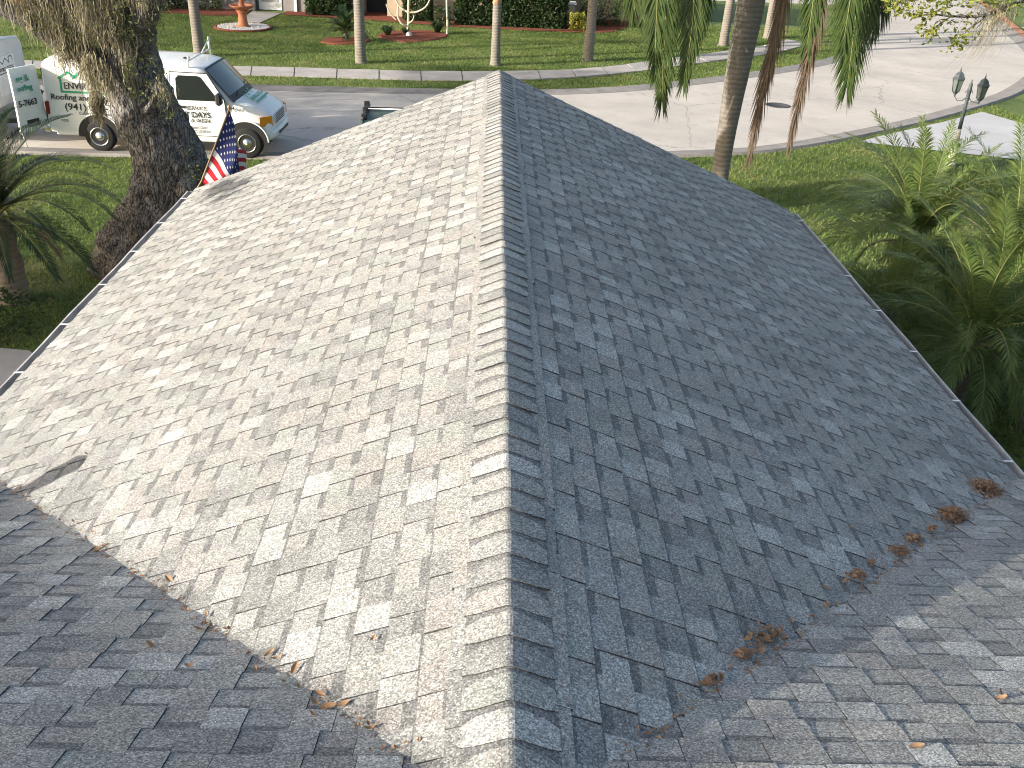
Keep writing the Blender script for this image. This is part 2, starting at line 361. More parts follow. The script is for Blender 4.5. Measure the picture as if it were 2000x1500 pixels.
def road_mat():
    m, nt, b = new_mat('bleached_asphalt'); N = nt.nodes; g = N.new('ShaderNodeNewGeometry')
    n1 = N.new('ShaderNodeTexNoise'); n1.inputs['Scale'].default_value = .35; n1.inputs['Detail'].default_value = 7; n1.inputs['Roughness'].default_value = .65; sock(nt, g.outputs['Position'], n1.inputs['Vector'])
    n2 = N.new('ShaderNodeTexNoise'); n2.inputs['Scale'].default_value = 45; n2.inputs['Detail'].default_value = 3; sock(nt, g.outputs['Position'], n2.inputs['Vector'])
    c1 = N.new('ShaderNodeValToRGB'); E_ = c1.color_ramp.elements; E_[0].position = .3; E_[0].color = (.41, .375, .335, 1); E_[1].position = .72; E_[1].color = (.57, .52, .46, 1)
    sock(nt, n1.outputs[0], c1.inputs[0])
    rp = N.new('ShaderNodeMapRange'); rp.inputs[3].default_value = .8; rp.inputs[4].default_value = 1.2; sock(nt, n2.outputs[0], rp.inputs[0])
    s2 = N.new('ShaderNodeVectorMath'); s2.operation = 'SCALE'; sock(nt, c1.outputs[0], s2.inputs[0]); sock(nt, rp.outputs[0], s2.inputs['Scale'])
    n3 = N.new('ShaderNodeTexNoise'); n3.inputs['Scale'].default_value = 1.5; n3.inputs['Detail'].default_value = 9; n3.inputs['Roughness'].default_value = .72; sock(nt, g.outputs['Position'], n3.inputs['Vector'])
    r3 = N.new('ShaderNodeMapRange'); r3.inputs[1].default_value = .56; r3.inputs[2].default_value = .72; r3.inputs[3].default_value = 1.0; r3.inputs[4].default_value = .72; sock(nt, n3.outputs[0], r3.inputs[0])
    vz = N.new('ShaderNodeTexVoronoi'); vz.feature = 'DISTANCE_TO_EDGE'; vz.inputs['Scale'].default_value = .22; mz = N.new('ShaderNodeMix'); mz.data_type = 'VECTOR'; mz.inputs[0].default_value = .35; sock(nt, g.outputs['Position'], mz.inputs[4]); sock(nt, n3.outputs['Color'], mz.inputs[5]); sock(nt, mz.outputs[1], vz.inputs['Vector'])
    rz = N.new('ShaderNodeMapRange'); rz.inputs[1].default_value = .0; rz.inputs[2].default_value = .0035; rz.inputs[3].default_value = .62; rz.inputs[4].default_value = 1.0; sock(nt, vz.outputs[0], rz.inputs[0])
    ml = N.new('ShaderNodeMath'); ml.operation = 'MULTIPLY'; sock(nt, r3.outputs[0], ml.inputs[0]); sock(nt, rz.outputs[0], ml.inputs[1])
    s3 = N.new('ShaderNodeVectorMath'); s3.operation = 'SCALE'; sock(nt, s2.outputs[0], s3.inputs[0]); sock(nt, ml.outputs[0], s3.inputs['Scale']); s2 = s3
    sock(nt, s2.outputs[0], b.inputs['Base Color']); b.inputs['Roughness'].default_value = .9; b.inputs['Specular IOR Level'].default_value = .2
    bp = N.new('ShaderNodeBump'); bp.inputs['Strength'].default_value = .4; bp.inputs['Distance'].default_value = .01; sock(nt, n2.outputs[0], bp.inputs['Height']); sock(nt, bp.outputs[0], b.inputs['Normal'])
    return m
M['road'] = road_mat()

# ------------------------------------------------------------------ the ground, road, walks
ground_me = bpy.data.meshes.new('ground')
gv = []; gf = []; gx = [-600, -60, -30, 0, 30, 60, 600]; gy = [-300, -40, 0, 30, 60, 100, 900]
for y in gy:
    for x in gx: gv.append((x, y, 0))
for j in range(6):
    for i in range(6): gf.append((j * 7 + i, j * 7 + i + 1, j * 7 + 8 + i, j * 7 + 7 + i))
ground_me.from_pydata(gv, [], gf); ground_me.materials.append(M['grass']); ground_me.update()
tag(link('ground', ground_me), kind='structure')

near = smooth_curve([(-60, 21.6), (-30, 22.2), (-11.5, 22.6), (-5.9, 22.95), (0, 23.55), (5.85, 24.9), (8.3, 26.0), (10.96, 27.9), (13.9, 30.3), (17.4, 33.6), (19.3, 35.7), (22, 39.5), (24, 43.5), (25.2, 46.6), (27.8, 54.8), (30.8, 64.7), (38, 92)], 5)
far = smooth_curve([(-60, 29.5), (-30, 30.2), (-15.2, 30.65), (-10.6, 31.0), (-7.5, 31.2), (-1.4, 31.75), (3.2, 32.8), (7.3, 35.3), (11.9, 39.1), (14.6, 42.3), (17.4, 47.5), (18.65, 50.5), (21.6, 61), (30, 92)], 5)
def offset(P, d):
    t = np.gradient(P, axis=0); t /= np.linalg.norm(t, axis=1, keepdims=True)
    return P + np.stack([-t[:, 1], t[:, 0]], 1) * d
tag(flat_poly('road', list(near) + list(far[::-1]), 0.004, M['road']), kind='structure')
def strip(name, P0, P1, z0, z1, mat, lip=None):
    n = len(P0); V = [(p[0], p[1], z0) for p in P0] + [(p[0], p[1], z1) for p in P1]
    F_ = [(i, i + 1, n + i + 1, n + i) for i in range(n - 1)]
    if lip is not None:
        V += [(p[0], p[1], 0) for p in lip]; F_ += [(n + i, n + i + 1, 2 * n + i + 1, 2 * n + i) for i in range(n - 1)]
    me = bpy.data.meshes.new(name); me.from_pydata(V, [], F_); me.materials.append(mat); me.update()
    me.flip_normals() if me.polygons[0].normal.z < 0 else None
    return tag(link(name, me), kind='structure')
strip('kerb_near', offset(near, .60), near, .009, .075, M['gutter_con'], offset(near, -.05))
strip('kerb_far', offset(far, -.55), far, .009, .075, M['gutter_con'], offset(far, .05))
strip('brick_edging', near[60:], offset(near, -.45)[60:], .078, .085, M['brick_edge'], offset(near, -.47)[60:])

drive = smooth_curve([(10.3, 26.95), (12.5, 26.2), (14.4, 25.55), (18, 23.8), (24, 21)], 3)
tag(flat_poly('driveway', list(drive) + [(29, 25), (22, 27.2), (18.4, 28.6), (16.7, 29.9), (16.0, 31.75), (14.0, 30.0), (11.2, 27.75)], .03, M['drive']), kind='structure')
strip('driveway_joint', [(12.0, 27.6), (14.9, 25.35)], [(12.06, 27.62), (14.96, 25.37)], .034, .034, M['gutter_con'])
tag(flat_poly('far_driveway', [(27.0, 50.3), (28.2, 54.0), (36, 52.5), (35, 48.5)], .09, M['drive']), kind='structure')
tag(flat_poly('side_street', [(6, 60), (22.5, 61.5), (26, 68), (6, 66)], .012, M['road']), kind='structure')
tag(flat_poly('garden_path', [(-7.9, 12.6), (-6.6, 12.45), (-5.9, 11.9), (-4.6, 11.8), (-4.3, 9.2), (-5.4, 8.2), (-8.4, 8.2)], .03, M['concrete']), kind='structure')
tag(flat_poly('entry_path', [(-11.05, 43.2), (-10.35, 43.0), (-9.9, 47.7), (-11.3, 47.9)], .03, M['concrete']), kind='structure')

# sidewalk: each slab a piece
wn_ = smooth_curve([(-30, 32.3), (-15.25, 32.6), (-11.13, 32.7), (-6.86, 32.98), (-1.1, 33.4), (3.37, 35.08), (7.33, 38.2), (11.9, 42.2), (14.2, 45.2)], 24)
wf_ = smooth_curve([(-30, 33.3), (-15.68, 33.75), (-11.5, 34.05), (-7.1, 34.4), (-1.2, 34.95), (3.3, 36.5), (7.0, 39.6), (11.2, 43.3), (13.4, 46.0)], 24)
seg = np.concatenate([[0], np.cumsum(np.linalg.norm(np.diff(wn_, axis=0), axis=1))])
def at_len(P, s): return np.array([np.interp(s, seg, P[:, 0]), np.interp(s, seg, P[:, 1])])
walk_base = flat_poly('sidewalk', list(wn_) + list(wf_[::-1]), .012, M['gutter_con']); tag(walk_base, kind='structure')
s0 = 8.0
while s0 < seg[-1] - 1.4:
    s1 = s0 + 1.40; q = [at_len(wn_, s0 + .02), at_len(wn_, s1 - .02), at_len(wf_, s1 - .02), at_len(wf_, s0 + .02)]
    tz = [.045 + random.uniform(-.008, .012) for _ in range(4)]
    mb = MB(); c0 = sum(q) / 4
    mb.add([(p[0] - c0[0], p[1] - c0[1], 0) for p in q] + [(p[0] - c0[0], p[1] - c0[1], t) for p, t in zip(q, tz)],
           [(4, 5, 6, 7), (0, 1, 5, 4), (1, 2, 6, 5), (2, 3, 7, 6), (3, 0, 4, 7)])
    o = mb.build('slab', M['concrete'], walk_base); o.location = (c0[0], c0[1], .005); s0 = s1

def bed(name, pts, z=.06, edge=None):
    P = smooth_curve(list(pts) + [pts[0]], 5)[:-1]; c = P.mean(0); n = len(P)
    V = [(*p, 0) for p in P] + [(*(c + (p - c) * .93), z) for p in P] + [(c[0], c[1], z * 1.5)]
    F_ = [(i, (i + 1) % n, n + (i + 1) % n, n + i) for i in range(n)] + [(n + i, n + (i + 1) % n, 2 * n) for i in range(n)]
    me = bpy.data.meshes.new(name); me.from_pydata(V, [], F_); me.materials.append(M['mulch']); me.update()
    return tag(link(name, me), kind='structure')
bed('mulch_bed', [(-6.9, 40.0), (-6.2, 39.6), (-5.2, 40.2), (-5.0, 41.1), (-5.9, 41.5), (-6.8, 41.0)])
bed('mulch_bed', [(-4.9, 42.0), (-4.1, 41.1), (-3.2, 41.0), (-2.1, 42.3), (-2.0, 43.5), (-3.0, 44.2), (-4.6, 43.4)])
tag(flat_poly('mulch_border', list(smooth_curve([(-24, 43.5), (-20, 43.4), (-15.5, 46.2), (-12.5, 46.0), (-11.4, 46.8)], 3)) + [(-11.4, 50), (-24, 50)], .03, M['mulch']), kind='structure')
tag(flat_poly('mulch_border', list(smooth_curve([(-9.8, 47.2), (-6.3, 46.8), (-1.5, 45.7), (3.1, 45.5), (5.2, 46.0), (6.4, 48.5), (6.6, 52)], 3)) + [(-9.8, 52)], .03, M['mulch']), kind='structure')

def grass_area(n, fn, hmin, hmax):
    P = fn(n); n = len(P); a = rng.random(n) * 6.283; h_ = hmin + rng.random(n) * (hmax - hmin); w_ = .007 + rng.random(n) * .008
    dx = np.stack([np.cos(a), np.sin(a), np.zeros(n)], 1); ln = rng.normal(size=(n, 3)) * .5; ln[:, 2] = 1
    base = np.concatenate([P, np.zeros((n, 1))], 1)
    v = np.stack([base - dx * w_[:, None], base + dx * w_[:, None], base + ln * h_[:, None]], 1).reshape(-1, 3); return v
def inside(P, poly):
    x, y = P[:, 0], P[:, 1]; c = np.zeros(len(P), bool); n = len(poly)
    for i in range(n):
        x1, y1 = poly[i]; x2, y2 = poly[(i + 1) % n]
        k = ((y1 > y) != (y2 > y)); xi = (x2 - x1) * (y - y1) / ((y2 - y1) if y2 != y1 else 1e-9) + x1; c ^= k & (x < xi)
    return c
drive_poly = [(10.2, 26.95), (12.5, 26.1), (14.4, 25.45), (24, 20.9), (29, 25), (22, 27.2), (18.4, 28.6), (16.7, 29.9), (16.0, 31.75)]
path_poly = [(-7.9, 12.6), (-6.6, 12.45), (-5.9, 11.9), (-4.6, 11.8), (-4.3, 9.2), (-5.4, 8.2), (-8.4, 8.2)]
def near_lawn(n):
    P = np.stack([rng.uniform(-15, 17, n), rng.uniform(7, 33, n)], 1)
    yk = np.interp(P[:, 0], near[:, 0], near[:, 1]) - .06
    ok = (P[:, 1] < yk) & ~((np.abs(P[:, 0]) < 3.7) & (P[:, 1] < 12.4)) & ~inside(P, drive_poly) & ~inside(P, path_poly) & (P[:, 1] > np.abs(P[:, 0]) * 1.0)
    return P[ok]
def far_lawn(n):
    P = np.stack([rng.uniform(-20, 18, n), rng.uniform(30.5, 50, n) ** 1.0], 1)
    ykf = np.interp(P[:, 0], far[:, 0], far[:, 1]) + .08; w0 = np.interp(P[:, 0], wn_[:, 0], wn_[:, 1]); w1 = np.interp(P[:, 0], wf_[:, 0], wf_[:, 1]) 
    md = np.interp(P[:, 0], [-24, -20, -15.5, -12.5, -11.4, -9.8, -6.3, -1.5, 3.1, 5.2, 6.4, 8], [43.5, 43.4, 46.2, 46, 46.5, 47, 46.8, 45.7, 45.5, 46, 48.5, 60])
    ok = (P[:, 1] > ykf) & ~((P[:, 1] > w0 - .02) & (P[:, 1] < w1 + .04)) & (P[:, 1] < md)
    ok &= ~inside(P, [(-6.9, 40.0), (-6.2, 39.6), (-5.2, 40.2), (-5.0, 41.1), (-5.9, 41.5), (-6.8, 41.0)]) & ~inside(P, [(-4.9, 42.0), (-4.1, 41.1), (-3.2, 41.0), (-2.1, 42.3), (-2.0, 43.5), (-3.0, 44.2), (-4.6, 43.4)])
    ok &= ~inside(P, [(-11.1, 43.2), (-10.3, 43.0), (-9.9, 47.7), (-11.3, 47.9)]) & ~((P[:, 0] + 10.55) ** 2 + ((P[:, 1] - 42.9) * 1.1) ** 2 < 1.25 ** 2)
    return P[ok]
gvv = np.concatenate([grass_area(330000, near_lawn, .035, .085), grass_area(260000, far_lawn, .04, .08)])
tag(link('grass', np_mesh('grass', gvv, np.arange(len(gvv)).reshape(-1, 3), [M['blade']])), 'short green lawn grass around the road and houses', 'grass', kind='stuff')

# ------------------------------------------------------------------ the near house: roof with shingles
ZR, SLW, WH, DY, Y0, SLM = 4.1185, .4197, 3.975, 12.59, 1.69, .384
ZE = ZR - SLW * WH; MEY = Y0 + (ZR - ZE) / SLM; RIDGE_Y = -2.2; RIDGE_Z = ZR - SLM * (RIDGE_Y - Y0)
house = thing('house', 'low house with a light grey shingle roof seen from above', 'house')
dk = MB(); d_ = .006
def dquad(a, b, c, d): dk.add([(p[0], p[1], p[2] - d_) for p in (a, b, c, d)] + [(p[0], p[1], p[2] - .11) for p in (a, b, c, d)], [(0, 1, 2, 3), (7, 6, 5, 4), (0, 4, 5, 1), (1, 5, 6, 2), (2, 6, 7, 3), (3, 7, 4, 0)])
dquad((-WH, 1, ZE), (0, 1, ZR), (0, DY, ZR), (-WH, DY, ZE)); dquad((0, 1, ZR), (WH, 1, ZE), (WH, DY, ZE), (0, DY, ZR))
dquad((-9.5, RIDGE_Y, RIDGE_Z), (9.5, RIDGE_Y, RIDGE_Z), (9.5, MEY, ZE), (-9.5, MEY, ZE))
yb = RIDGE_Y - (RIDGE_Z - ZE) / SLM; dquad((-9.5, yb, ZE), (9.5, yb, ZE), (9.5, RIDGE_Y, RIDGE_Z), (-9.5, RIDGE_Y, RIDGE_Z))
roof = dk.build('roof', EDGE, house)
wl_ = MB()
wl_.box((0, 8.6, 1.17), (7.1, 7.2, 2.34)); wl_.box((0, -2.2, 1.17), (18, 15.4, 2.34))
wl_.add([(-3.55, 12.18, 2.3), (3.55, 12.18, 2.3), (0, 12.18, ZR - .35), (-3.55, 11.9, 2.3), (3.55, 11.9, 2.3), (0, 11.9, ZR - .35)], [(2, 1, 0), (3, 4, 5), (0, 3, 5, 2), (1, 2, 5, 4)])
wl_.build('wall', M['stucco'], house)
fs_ = MB()
for s in (-1, 1):
    fs_.box((s * (WH - .02), (MEY + DY) / 2 + .02, ZE - .11), (.03, DY - MEY - .04, .18))
    a = Vector((s * WH, DY + .012, ZE - .085)); b = Vector((0, DY + .012, ZR - .085))
    fs_.add([a + Vector((0, 0, -.08)), b + Vector((0, 0, -.08)), b + Vector((0, 0, .075)), a + Vector((0, 0, .075)), a + Vector((0, .025, -.08)), b + Vector((0, .025, -.08)), b + Vector((0, .025, .075)), a + Vector((0, .025, .075))], [(0, 1, 2, 3), (7, 6, 5, 4), (2, 1, 5, 6), (3, 2, 6, 7), (0, 3, 7, 4), (1, 0, 4, 5)])
fs_.build('fascia', M['fascia'], house)

EXP = .1435
def cam_px(p):
    d = Vector(p) - CAM; z = d.dot(cF)
    return (1000 + 1878.85 * d.dot(cR) / z, 750 - 1878.85 * d.dot(cU) / z, z) if z > .1 else (-9999, -9999, z)
STRIPS = [[(.15, 1), (.12, 0), (.19, 1), (.13, 0), (.14, 1), (.15, 0), (.12, 1)], [(.13, 0), (.17, 1), (.14, 0), (.15, 1), (.12, 0), (.16, 1), (.13, 0)], [(.18, 1), (.12, 0), (.14, 1), (.17, 0), (.15, 1), (.11, 0), (.13, 1)], [(.12, 0), (.18, 1), (.13, 0), (.14, 1), (.16, 0), (.14, 1), (.13, 0)], [(.14, 1), (.15, 0), (.13, 1), (.14, 0), (.19, 1), (.12, 0), (.13, 1)]]
def tooth_mesh(w, hb, band, pal):
    L = EXP + .022; g = .0012
    def z(y): return hb + (.0015 - hb) * y / L
    V = [(g, 0, -.002), (w - g, 0, -.002), (g, 0, hb), (w - g, 0, hb)]
    rows = [EXP - (.030 + .024 * ((pal * 7 + int(w * 1000)) % 5) / 4)] if band else [EXP - .009]  # gaps: printed dark band; teeth: thin strip painted as contact shade
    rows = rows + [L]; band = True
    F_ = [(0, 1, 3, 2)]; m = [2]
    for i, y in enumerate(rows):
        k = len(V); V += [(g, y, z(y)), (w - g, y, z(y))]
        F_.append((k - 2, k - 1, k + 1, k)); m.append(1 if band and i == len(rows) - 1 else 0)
    k = len(V); V += [(g, L, -.002), (w - g, L, -.002)]
    tl = list(range(2, k, 2)); F_.append(tuple([0] + tl + [k])); m.append(2)
    F_.append(tuple(reversed([1] + [t + 1 for t in tl] + [k + 1]))); m.append(2)
    return V, F_, m
planes = [  # name, origin, along, upslope
    ('L', Vector((-WH - .02, 0, ZE - .0084)), Vector((0, -1, 0)), Vector((1, 0, SLW)).normalized()),
    ('R', Vector((WH + .02, 0, ZE - .0084)), Vector((0, 1, 0)), Vector((-1, 0, SLW)).normalized()),
    ('M', Vector((0, MEY + .02, ZE - .0077)), Vector((-1, 0, 0)), Vector((0, -1, SLM)).normalized())]
pieces = []
for nm, O, A, S in planes:
    Nn = A.cross(S); slope_len = (WH + .02) * math.hypot(1, SLW) if nm != 'M' else (MEY + .02 - RIDGE_Y) * math.hypot(1, SLM)
    nc = int(slope_len / EXP)
    for k in range(nc + 1):
        s = k * EXP + random.uniform(-.0025, .0025)
        if nm != 'M' and s > slope_len - .05: continue
        if nm == 'M':
            y = MEY + .02 - s / math.hypot(1, SLM)
            if y < .2: break
            lo, hi = -6.2, 6.2
        else:
            xx = WH + .02 - s / math.hypot(1, SLW); lo, hi = Y0 + 1.093 * abs(xx) - .45, DY + .02
        wob = random.uniform(0, 6); a = lo - .3 - ((k * .163 + (lo * 0)) % 1.0); a = math.floor(lo - .3) - 1 + (k * .163) % 1.0; seq = []
        while a < hi:
            if not seq: seq = list(random.choice(STRIPS))
            w, tooth = seq.pop(0); a1 = a + w
            if a1 < lo - .02: a = a1; continue
            if nm == 'L': aa = -a1
            elif nm == 'R': aa = a
            else: aa = a
            cut = None
            if nm != 'M' and a1 > hi: w = max(.03, hi - a); a1 = hi; cut = w; aa = -a1 if nm == 'L' else a
            P = O + A * aa + S * (s + .003 * math.sin(a * 2 + wob)) + Nn * ((.004 if nm != 'M' else .009) + random.uniform(-.0008, .0014))
            c = P + A * (w / 2) + S * EXP * .5
            ok = True
            if nm == 'M':
                if abs(c.x) + w < (c.y - EXP - Y0) / 1.093 - .02: ok = False
            else:
                if c.y + w / 2 < Y0 + 1.093 * (abs(c.x) - EXP) - .03: ok = False
            if ok:
                prob = PAL_W if tooth else [.04, .20, .10, .30, .24, .08, .04]
                pal = random.choices(range(7), prob)[0]
                q = cam_px(c); vis = 0
                if -40 < q[0] < 2040 and -20 < q[1] < 1540: vis = w / (q[2] ** 2) * abs((c - CAM).normalized().dot(Nn))
                pieces.append((vis, w if cut is None else cut, tooth, pal, P, A, S, Nn, cut is not None))
            a = a1
order = sorted(range(len(pieces)), key=lambda i: -pieces[i][0])
single = set([i for i in order if not pieces[i][8]][:300]); cache = {}
SV = []; SF = []; SM = []
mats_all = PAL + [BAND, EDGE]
for i, (vis, w, tooth, pal, P, A, S, Nn, cut) in enumerate(pieces):
    hb = .010 if tooth else .0045
    key = (round(w, 3), tooth, pal)
    if i in single:
        if key not in cache:
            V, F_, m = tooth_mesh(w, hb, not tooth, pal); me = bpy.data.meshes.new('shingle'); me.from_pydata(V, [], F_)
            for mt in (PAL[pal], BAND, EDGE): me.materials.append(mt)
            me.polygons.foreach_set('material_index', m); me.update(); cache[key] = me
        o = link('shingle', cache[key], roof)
        o.matrix_world = Matrix(((A.x, S.x, Nn.x, P.x), (A.y, S.y, Nn.y, P.y), (A.z, S.z, Nn.z, P.z), (0, 0, 0, 1)))
    else:
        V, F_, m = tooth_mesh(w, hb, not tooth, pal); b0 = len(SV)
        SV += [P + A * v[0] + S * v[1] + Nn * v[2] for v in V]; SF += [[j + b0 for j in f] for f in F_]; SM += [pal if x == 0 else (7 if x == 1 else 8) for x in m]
me = bpy.data.meshes.new('shingles'); me.from_pydata(SV, [], SF)
for mt in mats_all: me.materials.append(mt)
me.polygons.foreach_set('material_index', SM); me.update(); tag(link('shingles', me, roof), kind='stuff')

# ridge caps and the strip under them
def cap_profile(half, z_up):
    pts = []; th = math.atan(SLW)
    for t in (-1, -.72, -.42, -.2, -.07, 0, .07, .2, .42, .72, 1):
        x = t * half * math.cos(th); r_ = .02; zz = -SLW * abs(x) if abs(x) > r_ else -SLW * (r_ / 2 + x * x / (2 * r_)); pts.append((x, zz + z_up))
    return pts
capm = {}
def cap_mesh(pal):
    if pal in capm: return capm[pal]
    half = .165; L = EXP + .03; V = []; F_ = []; m = []
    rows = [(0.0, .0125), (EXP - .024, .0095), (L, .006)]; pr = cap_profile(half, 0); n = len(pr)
    back = [.008, 0, 0, 0, 0, 0, 0, 0, 0, 0, .008]; bnd = [-.026, -.005, 0, 0, 0, 0, 0, 0, 0, -.005, -.026]
    for y, zu in rows:
        for i, (x, z) in enumerate(pr): V.append((x * (1 if y == 0 else .985), y + (back[i] if y == 0 else (bnd[i] if y < EXP else 0)), z + zu))
    for i, (x, z) in enumerate(pr): V.append((x, back[i], z + .004))
    for j in range(2):
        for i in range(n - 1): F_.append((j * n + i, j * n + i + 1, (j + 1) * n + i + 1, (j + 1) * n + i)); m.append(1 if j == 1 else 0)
    for i in range(n - 1): F_.append((3 * n + i, 3 * n + i + 1, i + 1, i)); m.append(2)
    F_ += [(3 * n, 0, n, 2 * n), (n - 1, 4 * n - 1, 3 * n - 1, 2 * n - 1)]; m += [2, 2]
    me = bpy.data.meshes.new('ridge_cap'); me.from_pydata(V, [], F_)
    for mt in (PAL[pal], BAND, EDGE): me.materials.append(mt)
    me.polygons.foreach_set('material_index', m); me.update(); capm[pal] = me; return me
y = 1.0; k = 0
while y < DY - .1:
    o = link('ridge_cap', cap_mesh(random.choices(range(7), [.14, .24, .10, .26, .12, .06, .08])[0]), roof)
    o.location = (random.uniform(-.006, .006), y, ZR + .009 + random.uniform(0, .003)); o.rotation_euler = (R(random.uniform(-.5, .3)), R(random.uniform(-.8, .8)), R(random.uniform(-1.3, 1.3))); y += EXP + random.uniform(-.003, .003)
rs = MB()
for s in (-1, 1):
    y = 1.2; th = math.atan(SLW)
    while y < DY - .05:
        L = random.choice((.24, .33, .42)); x0, x1 = .12, .195 + random.uniform(-.006, .01); y1 = min(y + L - .003, DY)
        z = lambda x, u: ZR - SLW * x + u
        q = [(s * x0, y, z(x0, .013)), (s * x1, y, z(x1, .020)), (s * x1, y1, z(x1, .020)), (s * x0, y1, z(x0, .013)), (s * x1, y, z(x1, -.002)), (s * x1, y1, z(x1, -.002)), (s * x0, y, z(x0, -.002))]
        rs.add(q, [(0, 1, 2, 3) if s > 0 else (3, 2, 1, 0)], random.choice((1, 3, 3, 4, 2))); rs.add(q, [(1, 4, 5, 2), (0, 6, 4, 1)], 8); y += L
tag(rs.build('ridge_underlay', mats_all, roof), kind='stuff')

# gutters with straps
for s in (-1, 1):
    prof = [(0, 0), (0, -.10), (.09, -.105), (.115, -.05), (.125, .004), (.105, .008), (.105, .0), (.11, -.05), (.088, -.098), (.006, -.094), (.006, 0)]
    ya, yb_ = MEY - .1, DY - .02; n = len(prof); V = []
    ns = 10
    for j in range(ns + 1):
        yy = ya + (yb_ - ya) * j / ns; wv = .008 * math.sin(j * 1.9)
        V += [(s * (WH + .012 + p[0] + wv * (p[0] > .05)), yy, ZE - .035 + p[1]) for p in prof]
    F_ = [(j * n + i, j * n + (i + 1) % n, (j + 1) * n + (i + 1) % n, (j + 1) * n + i) for j in range(ns) for i in range(n)]
    F_ += [(ns * n + 0, ns * n + 1, ns * n + 2, ns * n + 3, ns * n + 4)]
    me = bpy.data.meshes.new('gutter'); me.from_pydata(V, [], F_); me.materials.append(M['gutter']); me.update(); gt = link('gutter', me, house)
    y = 6.35
    while y < DY:
        mb = MB(); mb.box((0, 0, 0), (.15, .022, .004)); st = mb.build('gutter_strap', M['strap'], gt); st.location = (s * (WH + .05), y, ZE - .018); st.rotation_euler = (0, R(4 * s), R(random.uniform(-4, 4))); y += .98
# vent pipe on the lower slope beyond the left edge of the photo (it throws the finger-shaped shadow)
vp = thing('vent_pipe', 'short plumbing vent pipe standing on the lower roof slope', 'vent pipe', (-3.98, 4.42, ZR - SLM * (4.42 - Y0)))
mb = MB(); mb.lathe([(.06, -.05), (.06, .3)], n=14); mb.build('pipe', M['black_plastic'], vp)
mb = MB(); mb.lathe([(.07, .24), (.105, .28), (.105, .42), (.05, .46)], n=14); mb.build('cap', M['black_plastic'], vp)

# fallen leaves
def roof_z(x, y): return max(ZR - SLW * abs(x), ZR - SLM * (y - Y0)) + .014
leaf_v = []
def leaf_shape(L, curl):
    mb = MB(); n = 6; ring = []
    for i in range(n + 1):
        t = i / n; w = math.sin(math.pi * min(1, t * .9 + .07)) ** .8 * L * .21; z = curl * (t - .5) ** 2 * 4 * L * .3
        ring.append([(L * (t - .5), -w, z + w * .5), (L * (t - .5), 0, z), (L * (t - .5), w, z + w * .5)])
    V = [p for r_ in ring for p in r_]; F_ = []
    for i in range(n):
        for j in range(2): F_.append((i * 3 + j, i * 3 + j + 1, i * 3 + 4 + j, i * 3 + 3 + j))
    me = bpy.data.meshes.new('fallen_leaf'); me.from_pydata(V, [], F_); me.materials.append(M['dry_leaf']); me.update(); return me
lmesh = [leaf_shape(l, c) for l, c in ((.05, .5), (.042, .9), (.055, .3), (.036, .7))]
LEAFS = [((-2.02, 3.89), 'fallen leaf in the shaded end of the valley below the finger-shaped shadow'), ((-2.3, 4.27), 'fallen leaf on the sunlit slope nearest the short shadow'), ((-1.49, 3.41), 'single small leaf lying on the sunlit slope above the valley'),
 ((-1.22, 3.06), 'fallen leaf at the sunlit edge of the valley'), ((-1.22, 2.94), 'leaf standing in the shaded valley by a cut shingle corner'), ((-1.18, 2.97), 'leaf half in shadow in the middle of the valley'), ((-1.35, 2.78), 'lone tan leaf on the shaded slope away from the valley'),
 ((-1.15, 2.62), 'small narrow leaf on the shaded slope two courses below the lone one'), ((-.88, 2.7), 'upper of two leaves side by side at the sunlit valley edge'), ((-.84, 2.66), 'lower, paler of two leaves side by side at the sunlit valley edge'), ((-.76, 2.58), 'big curled leaf at the bright valley edge'),
 ((-.48, 2.61), 'orange leaf alone high on the sunlit slope'), ((-.64, 2.41), 'dark leaf clump piece in the valley shadow'), ((-.65, 2.36), 'leaf lying across the valley shadow edge'), ((-.6, 2.34), 'pale leaf lit inside the valley'), ((-.64, 2.28), 'leaf lying on the last shaded course beside the valley'),
 ((-.55, 2.33), 'brown leaf near the top of the left valley'), ((-.44, 2.19), 'uppermost fallen leaf of the left valley'), ((-2.95, 4.95), 'fallen leaf at the foot of the finger-shaped shadow'), ((-2.56, 5.11), 'dark red leaf alone on the sunlit slope above the finger-shaped shadow'),
 ((1.78, 2.49), 'curled yellow leaf on the sunlit lower slope'), ((1.8, 2.52), 'thin leaf crossing the curled yellow leaf'), ((1.51, 3.47), 'dark red leaf between two leaf heaps of the right valley'), ((1.23, 3.11), 'tan leaf in the right valley above a small heap'), ((1.45, 3.31), 'brown leaf in the bend of the right valley'),
 ((1.89, 4.16), 'reddish leaf on the shaded slope beside the right valley'), ((1.31, 2.15), 'pale leaf near the bottom of the lower slope')]
for i, (p, lab) in enumerate(LEAFS):
    o = link('fallen_leaf', lmesh[i % 4]); o.location = (p[0], p[1], roof_z(*p) + .006); o.rotation_euler = (random.uniform(-.3, .5), random.uniform(-.3, .3), random.uniform(0, 6.3)); tag(o, lab, 'leaf', 'fallen leaves on the roof')
PILES = [(3.45, 5.57, .19, 'largest heap of brown leaves near the gutter end of the valley'), (2.83, 4.85, .17, 'second large heap of brown leaves down the valley'), (2.34, 4.32, .10, 'middling heap of leaves in the valley next to a stray twig'), (2.17, 4.12, .09, 'loose heap of few leaves just below the middling one'),
 (1.74, 3.68, .09, 'thin heap of greenish brown leaves midway along the valley'), (1.05, 2.92, .11, 'upright heap of leaves in the upper part of the valley'), (.91, 2.75, .06, 'small dark scatter of leaves under the upright heap'), (.74, 2.55, .06, 'topmost small heap of leaves by the ridge'), (2.56, 4.55, .06, 'flat sprinkle of leaves between two heaps'), (1.9, 3.87, .035, 'tiny tuft of leaf bits in the valley')]
